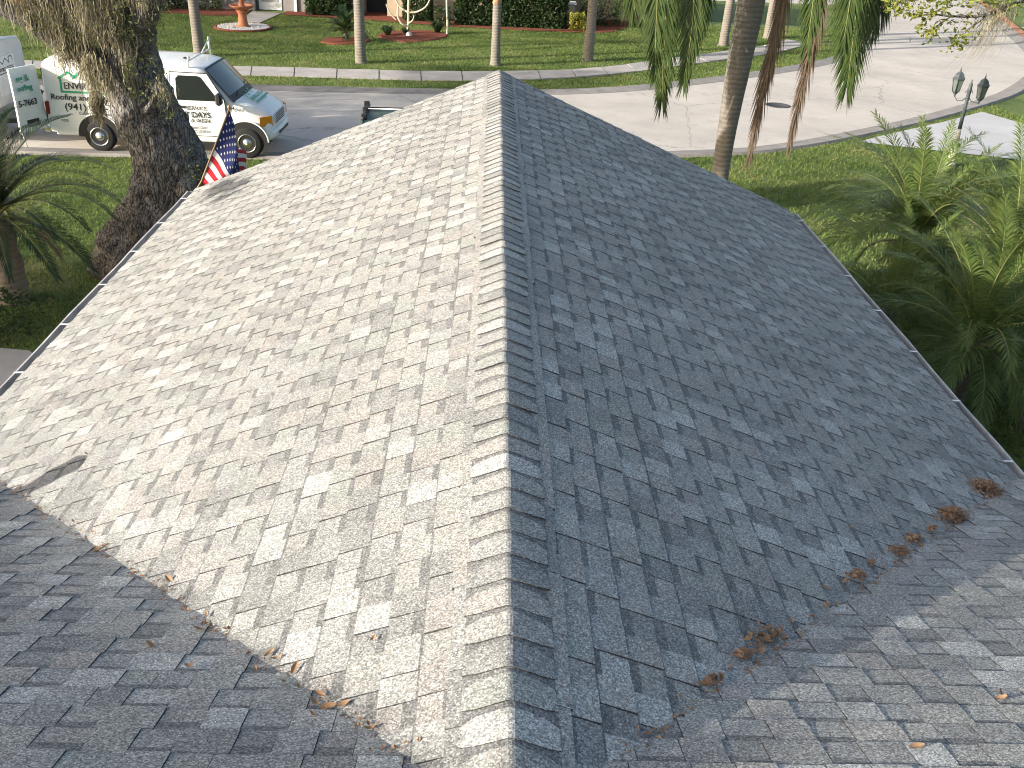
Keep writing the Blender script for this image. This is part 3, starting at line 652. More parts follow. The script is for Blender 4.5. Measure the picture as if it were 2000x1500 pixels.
for x, y, r_, lab in PILES:
    n = int(110 + 6500 * r_ * r_) if r_ > .12 else int(9 + 3200 * r_ * r_)
    t = rng.normal(size=(n, 2)) * r_ * .42; P = np.zeros((n, 3))
    P[:, 0] = x + t[:, 0] * .9 + t[:, 1] * .25; P[:, 1] = y + t[:, 1] * .75 + t[:, 0] * .45
    hump = np.exp(-(t ** 2).sum(1) / (r_ * .5) ** 2) * r_ * .22
    P[:, 2] = [roof_z(a, b) for a, b in P[:, :2]] + hump * rng.random(n) + .012
    me = leaf_mesh('leaf_heap', P, .036, [M['dry_leaf'], M['dry_leaf2']], rng.integers(0, 2, n), .5, 2.2, .4, .35)
    tag(link('leaf_heap', me), lab, 'leaf heap', 'leaf heaps along the right valley', 'stuff')

# grit and leaf crumbs washed into both valleys
for s, lab in ((-1, 'fine brown grit and leaf crumbs along the left roof valley'), (1, 'fine brown grit and leaf crumbs along the right roof valley')):
    n = 520; x = rng.uniform(.3, 3.8, n); x = x[np.abs(np.sin(x * 7.3 + s) + rng.normal(size=n) * .7) > .55]; n = len(x); P = np.zeros((n, 3)); P[:, 0] = s * x + rng.normal(size=n) * .022; P[:, 1] = Y0 + 1.093 * x + rng.normal(size=n) * .022
    P[:, 2] = [roof_z(a, b) + .004 for a, b in P[:, :2]]
    tag(link('valley_grit', leaf_mesh('valley_grit', P, .017, [M['dry_leaf'], M['dry_leaf2']], rng.integers(0, 2, n), .6, 3, .6, .2)), lab, 'grit', None, 'stuff')
P = near_lawn(1500); P = np.concatenate([P, rng.uniform(.05, .085, (len(P), 1))], 1)
tag(link('leaf_litter', leaf_mesh('leaf_litter', P, .06, [M['dry_leaf'], M['dry_leaf2']], rng.integers(0, 2, len(P)), .5, 2.5, .4, .3)), 'scattered dry leaves lying in the near lawn', 'leaves', None, 'stuff')

# ------------------------------------------------------------------ vegetation
from mathutils import noise as mnoise
def woody(mb, path, rad, nv=14, k=8, amp=.12, freq=1.6, furrow=0.0):
    P = smooth_curve([(*p, r_) for p, r_ in zip(path, rad)], k); N_ = len(P); vs_ = []
    a0 = None
    for i in range(N_):
        p = Vector(P[i, :3]); t = (Vector(P[min(i + 1, N_ - 1), :3]) - Vector(P[max(i - 1, 0), :3])).normalized()
        if a0 is None: a0 = t.cross(Vector((.13, 1, .07))).normalized()
        a = (a0 - t * a0.dot(t)).normalized(); a0 = a; b = t.cross(a)
        for j in range(nv):
            w = 2 * math.pi * j / nv; d = a * math.cos(w) + b * math.sin(w); q = p + d * P[i, 3]
            f = 1 + amp * mnoise.noise(q * freq) + amp * .5 * mnoise.noise(q * freq * 3)
            if furrow:
                g = mnoise.noise(Vector((q.x * 9, q.y * 9, q.z * 2.2))) ; f += furrow * (abs(g) - .25) + furrow * .6 * abs(mnoise.noise(Vector((q.x * 22, q.y * 22, q.z * 6))))
            vs_.append(p + d * (P[i, 3] * f))
    fs = [(i * nv + j, i * nv + (j + 1) % nv, (i + 1) * nv + (j + 1) % nv, (i + 1) * nv + j) for i in range(N_ - 1) for j in range(nv)]
    fs.append(tuple(range((N_ - 1) * nv, N_ * nv))); mb.add(vs_, fs, 0, True)
    return P

def strands(name, anchors, length, width, mats, wig=.05, rows=8, lean=(0, 0, 0)):
    A = np.asarray(anchors); n = len(A); L = np.asarray(length); a = rng.random(n) * 6.283
    sd = np.stack([np.cos(a), np.sin(a), np.zeros(n)], 1); V = np.zeros((n, rows, 2, 3)); off = np.zeros((n, 3))
    for r_ in range(rows):
        t = r_ / (rows - 1); c = A + off; c[:, 2] -= L * t; c += np.array(lean) * (L * t * t)[:, None]
        wd = width * (1 - .75 * t) * (.7 + .6 * rng.random(n)); V[:, r_, 0] = c - sd * wd[:, None]; V[:, r_, 1] = c + sd * wd[:, None]
        off = off + rng.normal(size=(n, 3)) * wig * np.array([1, 1, .3])
    idx = np.arange(n * rows * 2).reshape(n, rows, 2)
    F_ = np.stack([idx[:, :-1, 0], idx[:, :-1, 1], idx[:, 1:, 1], idx[:, 1:, 0]], -1).reshape(-1, 4)
    return np_mesh(name, V.reshape(-1, 3), F_, mats)

def frond_curve(path, nl, ll, lw, mats, spread=(62, 22), hang=.35, k=8, r0=.018, start=.14, lift=.25, wild=.1):
    """pinnate leaf along a path: tapering rachis and paired leaflets, each a blade of its own edges"""
    P = smooth_curve(path, k); N_ = len(P); mb = MB()
    mb.tube(P, [r0 * (1 - .85 * i / (N_ - 1)) for i in range(N_)], 5, 1)
    sl = np.concatenate([[0], np.cumsum(np.linalg.norm(np.diff(P, axis=0), axis=1))]); Lt = sl[-1]
    for i in range(nl):
        t = start + (1 - start) * (i + .5) / nl; s = t * Lt
        p = Vector([np.interp(s, sl, P[:, c]) for c in range(3)]); p2 = Vector([np.interp(min(s + .04 * Lt, Lt), sl, P[:, c]) for c in range(3)]); p1 = Vector([np.interp(max(s - .04 * Lt, 0), sl, P[:, c]) for c in range(3)])
        tg = (p2 - p1).normalized(); sd = tg.cross(Vector((0, 0, 1)))
        if sd.length < .25: sd = tg.cross(Vector((.3, 1, 0)))
        sd.normalize(); up = sd.cross(tg)
        ang = R(spread[0] + (spread[1] - spread[0]) * t); Ll = ll * (.45 + .55 * math.sin(math.pi * min(1, .12 + t * .95)) ** .7)
        for s_ in (-1, 1):
            if random.random() < .03: continue
            d = (tg * math.cos(ang) + sd * s_ * math.sin(ang) + up * (lift + random.uniform(-wild, wild)) + sd * random.uniform(-wild, wild)).normalized()
            LL = Ll * random.uniform(.85, 1.1); wv = d.cross(up); wv = (wv.normalized() if wv.length > .01 else sd) * lw
            m1 = p + d * LL * .5 + Vector((0, 0, -hang * LL * .14)); e1 = p + d * LL + Vector((0, 0, -hang * LL * .62))
            mb.add([p - wv * .5, p + wv * .5, m1 + wv, m1 - wv, e1], [(0, 1, 2, 3), (3, 2, 4)], 0)
    me = bpy.data.meshes.new('frond'); me.from_pydata(mb.v, [], mb.f)
    for mt in mats: me.materials.append(mt)
    me.polygons.foreach_set('material_index', mb.m); me.update(); return me

def arc(L, e0, e1, n=7, bend=0.0):
    """frond path from the origin along +X, elevation e0 falling to e1 (degrees)"""
    p = Vector((0, 0, 0)); out = [tuple(p)]
    for i in range(n):
        t = (i + .5) / n; e = R(e0 + (e1 - e0) * t ** 1.25); b = bend * t
        p = p + Vector((math.cos(e) * math.cos(b), math.cos(e) * math.sin(b), math.sin(e))) * (L / n); out.append(tuple(p))
    return out

# --- mossy oak by the left eave
oak = thing('oak_tree', 'large grey-barked oak hung with Spanish moss beside the left eave', 'tree', (-5.75, 16.0, 0))
ox = Vector((-5.75, 16.0, 0)); rel = lambda P: [tuple(Vector(p) - ox) for p in P]
mb = MB(); woody(mb, rel([(-5.95, 15.95, -.2), (-5.9, 15.98, .35), (-5.55, 16, 1.1), (-5.40, 16, 1.75), (-5.62, 16, 2.45), (-5.80, 16, 3.0), (-5.86, 16.02, 3.6), (-5.75, 16.05, 4.4), (-5.5, 16.1, 5.4)]), [1.05, .80, .62, .575, .53, .46, .41, .38, .34], 132, 20, .13, 1.5, .17)
trunk = mb.build('trunk', M['bark'], oak)
# burls on the trunk
for (px_, pz, r_) in ((-5.05, 1.55, .20), (-5.3, 1.95, .16), (-5.75, .75, .22)):
    mb = MB(); woody(mb, rel([(px_ - .05, 15.62, pz - r_ * 1.2), (px_, 15.56, pz), (px_ - .04, 15.66, pz + r_ * 1.2)]), [r_ * .35, r_, r_ * .3], 18, 6, .5, 5, .15); mb.build('burl', M['bark'], trunk)
limbs = [([(-5.9, 15.95, 2.95), (-6.25, 15.7, 3.45), (-6.75, 15.5, 3.85), (-7.5, 15.3, 4.35), (-8.6, 15.1, 5.0), (-9.8, 14.8, 5.4)], [.24, .19, .16, .13, .10, .05]),
         ([(-5.75, 16.0, 3.5), (-5.4, 15.6, 4.2), (-4.9, 15.3, 5.0), (-4.5, 15.0, 6.0)], [.26, .22, .17, .10]),
         ([(-5.9, 16.0, 3.6), (-6.3, 15.6, 4.3), (-7.0, 15.2, 4.8), (-8.2, 14.6, 5.6)], [.22, .18, .14, .08]),
         ([(-5.5, 16.1, 5.2), (-5.6, 16.3, 6.2), (-6.2, 16.6, 7.2)], [.34, .24, .12]),
         ([(-5.6, 15.6, 2.75), (-5.45, 15.35, 2.85), (-5.25, 15.2, 3.1)], [.07, .05, .02])]
for pth, rd in limbs:
    mb = MB(); woody(mb, rel(pth), rd, 16 if rd[0] > .1 else 8, 7, .2, 4, .06); mb.build('limb', M['bark'], oak)
anc = []; ln = []
def curtain(a, b, n, lmin, lmax, sp=.10, clump=9):
    a, b = np.array(a), np.array(b)
    for _ in range(n // clump):
        c = a + (b - a) * rng.random() + rng.normal(size=3) * np.array([sp, sp, sp * .6]); L0 = rng.uniform(lmin, lmax)
        for _ in range(clump): anc.append(c + rng.normal(size=3) * np.array([.055, .055, .09])); ln.append(L0 * rng.uniform(.45, 1.05))
curtain((-7.15, 15.3, 4.75), (-6.2, 15.5, 4.4), 1050, .30, .90, .12)
curtain((-6.95, 15.3, 4.3), (-6.3, 15.5, 4.0), 640, .25, .60, .10)
curtain((-6.7, 15.4, 3.85), (-6.4, 15.4, 3.7), 330, .2, .5, .07)
curtain((-6.35, 15.35, 4.6), (-5.65, 15.3, 4.5), 500, .4, .85, .10)
curtain((-6.1, 15.4, 4.3), (-5.75, 15.35, 3.95), 200, .25, .5, .08)
curtain((-6.28, 15.3, 3.55), (-6.16, 15.25, 3.5), 200, .35, .7, .04)
curtain((-6.02, 15.2, 3.45), (-5.95, 15.2, 3.4), 130, .3, .6, .03)
curtain((-5.72, 15.4, 3.7), (-5.66, 15.4, 3.5), 80, .4, .7, .03)
curtain((-5.3, 15.2, 3.3), (-5.05, 15.2, 3.15), 70, .1, .35, .06)
curtain((-5.6, 15.2, 4.9), (-5.2, 15.2, 4.8), 350, .3, .7, .1)
link('moss', strands('moss', np.array(anc) - np.array(ox), ln, .0085, [M['moss']], .020, 8, (.05, 0, 0)), oak)
# the hanging moss ball in front of the van
n = 420; P = blob_points((-6.16, 15.2, 2.98), (.10, .09, .20), n, .2)
link('moss_clump', strands('moss_clump', P - np.array(ox), rng.uniform(.08, .30, n), .008, [M['moss']], .022, 7), oak)
lp = np.concatenate([blob_points((-5.35, 15.1, 3.35), (.35, .3, .42), 200), blob_points((-5.1, 15.2, 2.95), (.16, .2, .25), 60), blob_points((-5.4, 15.3, 4.3), (.5, .4, .5), 420), blob_points((-6.3, 15.3, 4.3), (.9, .5, .5), 350),
     blob_points((-6.2, 16.2, 6.6), (1.6, 1.4, 1.0), 1500), blob_points((-8.2, 15.0, 5.7), (1.6, 1.3, .8), 1300), blob_points((-4.6, 15.0, 6.0), (.9, .9, .7), 500), blob_points((-4.85, 15.3, 1.95), (.12, .2, .35), 50), blob_points((-4.75, 15.3, 1.3), (.1, .12, .18), 30)])
link('foliage', leaf_mesh('foliage', lp - np.array(ox), .062, [M['leaf_oak']]), oak)

# --- shade trees added out of frame on the left, crowns shaped by their shade
S3 = np.array(SUN)
def back(T, dmin, dmax): return T + S3 * rng.uniform(dmin, dmax, (len(T), 1))
def added_shade_tree(lab, pts, base, size):
    t = thing('added_shade_tree', lab, 'tree', base, group='added trees outside the left edge'); b = np.array(base); c = pts.mean(0)
    link('crown', leaf_mesh('crown', pts - b, size, [M['leaf_oak']], None, .8, .6), t)
    mb = MB(); woody(mb, [(0, 0, -.1), (.05, .05, 1.2), tuple((c - b) * np.array([.5, .5, .7])), tuple(c - b)], [.3, .22, .15, .06], 12, 6, .15, 2); mb.build('trunk', M['bark'], t)
# (1) over the lower roof slope beside the left valley
n = 5200; T = np.stack([rng.uniform(-5.2, -.12, n), np.zeros(n), np.zeros(n)], 1); fr = rng.random(n) ** .8
T[:, 1] = (Y0 + 1.093 * np.abs(T[:, 0]) - .03) * (1 - fr) + (.6) * fr; T[:, 2] = ZR - SLM * (T[:, 1] - Y0)
P1 = back(T, 10, 12.2) + rng.normal(size=(n, 3)) * .03
n = 150; T = np.stack([rng.uniform(.3, 3.6, n), rng.uniform(2.6, 5.2, n), np.zeros(n)], 1); T[:, 2] = ZR - SLM * (T[:, 1] - Y0); T[:, 1] = Y0 + T[:, 0] * rng.uniform(.40, .86, n) - .02; T[:, 2] = ZR - SLM * (T[:, 1] - Y0)
T = T[rng.random(n) < np.clip(((T[:, 1] - Y0) / T[:, 0] - .42) * 6, 0, 1)]; P1 = np.concatenate([P1, back(T, 13, 15)])
added_shade_tree('added unseen oak beyond the left edge, crown shaped to shade the lower roof slope', P1, (-11.5, -1.5, 0), .085)
# (2) roof corner by the oak and the lawn at the left
n = 80; T = np.stack([-3.75 + np.abs(rng.normal(size=n)) * .55, 12.3 - np.abs(rng.normal(size=n)) * .45, np.full(n, ZE + .2)], 1)
n2 = 8000; T2 = np.stack([rng.uniform(-9.5, -4.6, n2), rng.uniform(8.5, 17, n2), np.full(n2, .1)], 1); T2 = T2[rng.random(n2) < np.clip((17.0 - T2[:, 1]) / 3.0, 0, 1)]
n5 = 420; T5 = np.stack([rng.uniform(-6.9, -5.0, n5), np.full(n5, 15.5), rng.uniform(.2, 2.7, n5)], 1); n6 = 5200; T6 = np.stack([rng.uniform(-9.4, -6.0, n6), rng.uniform(12.3, 15.6, n6), rng.uniform(.9, 2.3, n6)], 1)
P2 = np.concatenate([back(T, 9, 11), back(T2, 13, 18), back(T5, 13, 18), back(T6, 11, 16)])
added_shade_tree('added unseen oak beyond the left edge, crown shaped to shade the near lawn', P2, (-19, 4.5, 0), .2)
# (3) the road and the far lawn behind the van
n = 4600; T = np.stack([rng.uniform(-15, .6, n), rng.uniform(27.6, 31.6, n), np.zeros(n)], 1); P3 = back(T, 22, 27)
n2 = 3600; T2 = np.stack([rng.uniform(-17, -6.5, n2), rng.uniform(37.6, 48, n2), np.zeros(n2)], 1); T2 = T2[rng.random(n2) < np.clip((-4.5 - T2[:, 0]) / 3, 0, 1)]
n4 = 2300; T4 = np.stack([rng.uniform(-3, 5, n4), rng.uniform(30, 36.2, n4), np.zeros(n4)], 1); T4 = T4[(T4[:, 0] - .5) * .5 < T4[:, 1] - 31.5]; T4 = T4[T4[:, 0] < 1.5 + (T4[:, 1] - 31) * .9]
P4 = np.concatenate([back(T2, 27, 33), back(T4, 33, 38)])
added_shade_tree('added unseen oak beyond the left edge, crown shaped to shade the road behind the van', P3, (-31, 18.5, 0), .17)
added_shade_tree('added unseen oak beyond the left edge, crown shaped to shade the lawn across the road', P4, (-37, 27, 0), .18)

# --- tall palm before the road (right of the roof) with hanging fronds
qp = thing('palm_tree', 'tall smooth-trunked palm just beyond the roof with drooping and dead fronds', 'palm tree', (4.85, 20, 0))
q0 = Vector((4.85, 20, 0)); rq = lambda P: [tuple(Vector(p) - q0) for p in P]
mb = MB(); woody(mb, [(0, 0, -.1), (-.03, 0, .4), (-.04, 0, 1.2), (-.02, 0, 2.2), (.02, 0, 3.2), (.07, 0, 4.2), (.08, 0, 5.2), (.08, 0, 6.1), (.08, 0, 6.6)], [.24, .19, .18, .205, .245, .265, .255, .20, .12], 28, 8, .03, 1.2); mb.build('trunk', M['palm_bark'], qp)
cr_ = (4.93, 20, 6.35); gm = [M['frond_green'], M['rachis']]; dm = [M['frond_dead'], M['frond_dead']]
hang_f = [([cr_, (4.2, 19.6, 6.8), (3.45, 19.2, 6.3), (3.12, 19.05, 4.9), (3.15, 19.0, 3.5), (3.22, 19.0, 2.55)], gm, 150, .50, .5),
          ([cr_, (4.3, 19.4, 6.9), (3.75, 18.9, 6.4), (3.50, 18.7, 5.2), (3.55, 18.6, 4.0), (3.52, 18.6, 3.0)], gm, 130, .42, .5),
          ([cr_, (4.0, 19.9, 7.0), (2.9, 19.8, 6.6), (2.45, 19.7, 5.4), (2.6, 19.7, 4.2), (2.75, 19.7, 3.8)], gm, 120, .55, .4),
          ([cr_, (4.3, 20.3, 7.1), (3.9, 20.6, 6.4), (4.05, 20.7, 5.2), (4.15, 20.7, 4.0)], gm, 110, .45, .5),
          ([cr_, (4.2, 19.2, 6.9), (3.3, 18.7, 6.4), (2.85, 18.5, 5.2), (2.85, 18.4, 4.1), (2.92, 18.4, 3.3)], gm, 130, .50, .45),
          ([cr_, (4.5, 19.5, 7.0), (3.95, 19.2, 6.5), (3.75, 19.0, 5.4), (3.72, 19.0, 4.4), (3.68, 19.0, 3.6)], gm, 120, .45, .5),
          ([cr_, (5.4, 19.2, 7.0), (6.0, 18.6, 6.5), (6.25, 18.4, 5.5), (6.3, 18.4, 4.5), (6.32, 18.4, 3.9)], gm, 120, .5, .4),
          ([cr_, (5.5, 19.3, 6.8), (6.2, 18.9, 6.3), (6.5, 18.8, 5.2), (6.62, 18.8, 4.0), (6.70, 18.8, 3.0)], gm, 150, .62, .35),
          ([cr_, (5.8, 19.9, 7.0), (6.9, 19.7, 6.6), (7.3, 19.6, 5.5), (7.35, 19.6, 4.4), (7.28, 19.6, 3.95)], [M['frond_dark'], M['rachis']], 110, .55, .4),
          ([cr_, (5.0, 20.9, 7.0), (5.3, 21.8, 6.6), (5.4, 22.2, 5.6), (5.4, 22.3, 4.8)], gm, 90, .5, .4),
          ([cr_, (5.2, 19.75, 6.0), (5.36, 19.6, 5.2), (5.42, 19.6, 4.2), (5.33, 19.6, 3.0), (5.27, 19.6, 1.45)], dm, 120, .42, .9),
          ([cr_, (5.6, 19.7, 6.2), (6.0, 19.55, 5.4), (6.12, 19.5, 4.4), (6.08, 19.5, 3.2), (6.02, 19.5, 1.75)], dm, 100, .42, .9),
          ([cr_, (5.3, 19.5, 6.9), (5.7, 19.1, 6.4), (5.75, 18.95, 5.3), (5.8, 18.9, 4.3), (5.82, 18.9, 3.7)], gm, 100, .40, .5)]
for pth, mt, nl, ll, hg in hang_f:
    dead = mt is dm
    link('frond', frond_curve(rq(pth), int(nl * (1.8 if not dead else 1.35)), ll * (1.7 if not dead else 1.5), .0115 if not dead else .011, mt, (50, 16) if not dead else (15, 8), hg, 8, .022, .22, .05, .16), qp)
# fronds held above the frame
for az in (20, 75, 120, 165, 215, 260, 305, 345):
    o = link('frond', frond_curve(arc(3.6, 58, -50), 90, .55, .013, gm, (55, 22), .6), qp); o.location = Vector(cr_) - q0; o.rotation_euler = (0, 0, R(az))

# --- date palms in the right-hand bed: fronds share a few meshes
dmesh = [frond_curve(arc(L, e0, e1, 8, bd), 60, .37, .0082, [M['frond_date'], M['rachis']], (64, 24), .55, 6, .012, .14, .28, .17) for L, e0, e1, bd in ((2.15, 82, 38, .1), (2.1, 74, 5, -.12), (2.0, 62, -28, .15), (1.9, 46, -48, -.1), (1.75, 25, -62, .08), (1.9, 70, -10, .3))]
ddead = frond_curve(arc(1.2, 10, -80, 7), 40, .32, .007, [M['frond_dead'], M['frond_dead']], (50, 22), 1.0)
def date_palm(x, y, z, lab, azs, sc=1.0):
    t = thing('date_palm', lab, 'palm tree', (x, y, 0), group='date palms in the bed beside the right eave')
    mb = MB(); woody(mb, [(0, 0, -.05), (.03, .02, z * .4), (0, 0, z * .8), (0, 0, z + .12)], [.10, .085, .10, .05], 14, 6, .25, 7); mb.build('trunk', M['palm_bark'], t)
    for az, k, s in azs:
        o = link('frond', dmesh[k], t); o.location = (0, 0, z); o.rotation_euler = (R(random.uniform(-9, 9)), R(random.uniform(-6, 6)), R(az)); s *= sc; o.scale = (s, s, s)
    for j in range(5):
        o = link('dead_frond', ddead, t); o.location = (0, 0, z - .1); o.rotation_euler = (0, 0, R(j * 72 + random.uniform(-20, 20)))
def ring(n, ks, off=0): return [(off + i * 360 / n + random.uniform(-12, 12), random.choice(ks), random.uniform(.85, 1.08)) for i in range(n)]
date_palm(6.9, 14.9, 1.28, 'tallest date palm with upright sunlit fronds beside the lamp post lawn', [(110, 0, 1.0), (75, 0, .95), (150, 1, 1.0), (172, 1, 1.1), (35, 1, 1.05), (60, 0, .9), (200, 2, 1.0), (15, 1, 1.0)] + ring(10, (1, 2, 5)) + ring(14, (2, 3, 3, 4)) + ring(12, (4, 3)) + ring(6, (0, 1)), 1.05)
date_palm(7.9, 13.7, 1.3, 'date palm at the right edge with broad sunlit fronds', ring(8, (0, 1), 20) + ring(12, (1, 2, 5)) + ring(14, (3, 3, 4)) + ring(10, (4,)) + ring(5, (0, 1)), 1.1)
date_palm(6.5, 11.6, .95, 'shaded date palm nearest the roof below the sunlit ones', ring(7, (0, 1), 40) + ring(11, (1, 2, 5)) + ring(14, (3, 4)) + ring(8, (4,)), 1.0)
date_palm(8.3, 11.2, .8, 'dark date palm low at the right edge of the picture', ring(7, (0, 1), 10) + ring(10, (2, 3)) + ring(10, (3, 4)), 1.05)

date_palm(5.95, 13.2, .75, 'low shaded date palm tucked against the right gutter', ring(5, (0, 1), 15) + ring(9, (2, 3)) + ring(10, (3, 4)), .85)
# --- dark palm at the left edge
sg = thing('cycad_palm', 'dark arching palm in shade at the left edge of the lawn', 'palm tree', (-7.55, 14.2, 0))
mb = MB(); woody(mb, [(0, 0, -.05), (0, 0, .5), (0, 0, 1.2), (0, 0, 1.5)], [.24, .22, .2, .08], 16, 6, .3, 6); mb.build('trunk', M['palm_bark'], sg)
sgm = [frond_curve(arc(L, e0, e1, 8, bd), 84, .26, .006, [M['frond_dark'], M['rachis']], (60, 22), .25, 6, .013, .1, .35, .05) for L, e0, e1, bd in ((1.75, 62, -35, .1), (1.65, 42, -55, -.1), (1.55, 15, -65, .1), (1.7, 75, 0, 0))]
for i in range(34):
    o = link('frond', sgm[i % 4], sg); o.location = (0, 0, 1.4); o.rotation_euler = (R(random.uniform(-8, 8)), 0, R(i * 137.5)); s = random.uniform(.95, 1.25); o.scale = (s, s, s)
for i in range(5):
    o = link('dead_frond', ddead, sg); o.location = (0, 0, 1.25); o.rotation_euler = (0, 0, R(i * 70)); o.scale = (.9, .9, .9)
# dark shrub below it, in deep shade
sh = thing('shrub', 'low dark shrub in deep shade under the left palm', 'shrub', (-7.3, 12.9, 0))
link('foliage', leaf_mesh('foliage', blob_points((0, 0, .35), (.75, .6, .45), 900, .4), .09, [M['hedge']]), sh)
mb = MB(); mb.tube([(0, 0, -.02), (0, 0, .3)], .02, 6); mb.build('stem', M['bark'], sh)
sh2 = thing('shrub', 'dark ground shrub in the strip beside the right gutter', 'shrub', (5.15, 9.8, 0))
link('foliage', leaf_mesh('foliage', blob_points((0, .3, .3), (.6, 1.9, .4), 1500, .4), .08, [M['hedge']]), sh2)
mb = MB(); mb.tube([(0, 0, -.02), (0, 0, .3)], .02, 6); mb.build('stem', M['bark'], sh2)

# --- palms along the far walk
fmesh = [frond_curve(arc(2.6, e0, e1, 7), 44, .5, .016, gm, (58, 22), .6, 5, .02) for e0, e1 in ((60, -45), (35, -70), (75, -15))]
def street_palm(x, y, h_, r0, lab, nf=13, lean=(0, 0), shaft=False, fs=1.0):
    t = thing('street_palm', lab, 'palm tree', (x, y, 0), group='palms along the far side of the road')
    mb = MB(); lx, ly = lean
    woody(mb, [(0, 0, -.05), (lx * .1, ly * .1, .25), (lx * .3, ly * .3, h_ * .3), (lx * .6, ly * .6, h_ * .6), (lx, ly, h_)], [r0 * 1.35, r0 * 1.08, r0 * .95, r0 * .92, r0 * .75], 18, 8, .05, 2); mb.build('trunk', M['palm_bark'], t)
    if shaft:
        mb = MB(); woody(mb, [(0, 0, h_ * .62), (0, 0, h_ * .7), (0, 0, h_ * .85), (0, 0, h_)], [r0 * .95, r0 * 1.15, r0 * 1.12, r0 * .7], 16, 6, .25, 6); mb.build('crownshaft', M['old_sheath'], t)
    for i in range(nf):
        o = link('frond', fmesh[i % 3], t); o.location = (lx, ly, h_); o.rotation_euler = (0, 0, R(i * 137.5 + x * 40)); o.scale = (fs, fs, fs)
M['old_sheath'] = noisy('old_leaf_sheath', (.40, .25, .14), .9, .35, 10, .6, 40)
street_palm(-10.53, 36.1, 4.6, .19, 'grey palm trunk standing behind the white van', 12, (-.15, .1))
street_palm(-4.77, 36.0, 8.2, .185, 'tall palm with flared foot between the shrub bed and the walk', 13, (-.1, 0))
street_palm(.05, 36.7, 3.45, .165, 'short palm with peeling orange-brown crown shaft behind the ridge end', 14, (0, 0), True, .8)
street_palm(3.6, 38.4, 7.6, .185, 'tall bare grey palm trunk at the pillar end of the hedge', 13, (.12, 0))
street_palm(9.92, 43.6, 7.0, .19, 'palm behind the near palm trunk, left of the palest far trunk', 13, (.25, 0))
street_palm(12.61, 46.4, 7.4, .22, 'palest far palm trunk near the bend of the walk', 13, (.1, 0))

# --- garden plants across the road
def pin_plant(name, lab, x, y, n, L, mat, lw=.012, trunk=.25, kind='frond'):
    t = thing(name, lab, 'shrub', (x, y, 0)); ms = [frond_curve(arc(L, e0, e1, 6), 30, L * .3, lw, [mat, M['rachis']], (52, 22), .3, 5, .012) for e0, e1 in ((78, 20), (55, -20), (30, -45))]
    mb = MB(); woody(mb, [(0, 0, 0), (0, 0, trunk * .6), (0, 0, trunk)], [.12, .12, .06], 10, 5, .2, 6); mb.build('trunk', M['palm_bark'], t)
    for i in range(n):
        o = link(kind, ms[i % 3], t); o.location = (0, 0, trunk); o.rotation_euler = (0, 0, R(i * 137.5)); s = random.uniform(.85, 1.1); o.scale = (s, s, s)
pin_plant('cycad', 'spiky dark green cycad in the round red mulch bed', -5.95, 40.7, 28, 1.15, M['hedge'], .016, .3)
def blade_clump(lab, x, y, n, h_):
    t = thing('grass_clump', lab, 'plant', (x, y, 0)); mb = MB()
    for i in range(n):
        a = random.uniform(0, 6.28); l = random.uniform(.6, 1) * h_; b = random.uniform(.3, .8) * h_
        d = Vector((math.cos(a), math.sin(a), 0)); s = d.cross(Vector((0, 0, 1))) * .018; p0 = d * .04
        mb.add([p0 - s, p0 + s, p0 + d * b * .5 + Vector((0, 0, l * .8)) + s, p0 + d * b * .5 + Vector((0, 0, l * .8)) - s, p0 + d * b + Vector((0, 0, l * .65))], [(0, 1, 2, 3), (3, 2, 4)])
    mb.build('blades', M['hedge'], t)
blade_clump('strappy clump at the left end of the plumeria bed', -4.45, 42.3, 130, .55)
blade_clump('strappy clump at the right end of the plumeria bed', -2.45, 43.6, 150, .65)
blade_clump('small tuft in the middle of the plumeria bed', -3.75, 42.9, 40, .4)
pl = thing('plumeria_tree', 'leafless pale plumeria branching from the mulch bed', 'tree', (-3.65, 43.0, 0)); mb = MB()
for pth, rd in (([(0, 0, -.05), (0, 0, .35), (.02, 0, .8), (.05, 0, 2.2)], [.06, .055, .05, .04]), ([(0, 0, .35), (-.25, -.1, .45), (-.42, -.1, .75), (-.4, -.1, 1.15)], [.05, .045, .04, .03]), ([(0, 0, .9), (.35, 0, .92), (.75, -.1, 1.15), (.95, -.1, 1.5)], [.045, .04, .035, .028]),
               ([(0, 0, .9), (-.35, .1, 1.1), (-.65, .1, 1.6)], [.045, .04, .03]), ([(0, 0, .45), (.2, -.15, .6), (.27, -.2, .8)], [.035, .03, .022]), ([(-.5, -.1, .6), (-.75, -.1, .85), (-.9, -.1, 1.2)], [.03, .028, .02])):
    woody(mb, pth, rd, 9, 6, .1, 6)
mb.build('branches', M['pale_bark'], pl)
tag(MB().lathe([(.10, -.02), (.14, .05), (.12, .17), (.04, .22)], (-3.55, 42.3, 0), 12).build('garden_stone', M['pebble']), 'small round white stone in the plumeria bed', 'stone')
yp = thing('young_palm', 'slim young palm with one long hanging frond beside the hedge', 'palm tree', (-2.02, 43.45, 0))
mb = MB(); woody(mb, [(0, 0, -.03), (.01, 0, .5), (-.02, 0, 1.1), (-.02, 0, 1.9)], [.06, .045, .045, .05], 10, 6, .1, 6); mb.build('trunk', M['pale_bark'], yp)
for az, L, e0, e1 in ((200, 1.7, 60, -85), (20, 1.9, 55, -60), (90, 1.8, 70, -40), (300, 1.8, 65, -70), (250, 1.5, 40, -88)):
    o = link('frond', frond_curve(arc(L, e0, e1, 7), 40, .38, .013, gm, (45, 20), .8), yp); o.location = (-.02, 0, 1.9); o.rotation_euler = (0, 0, R(az))
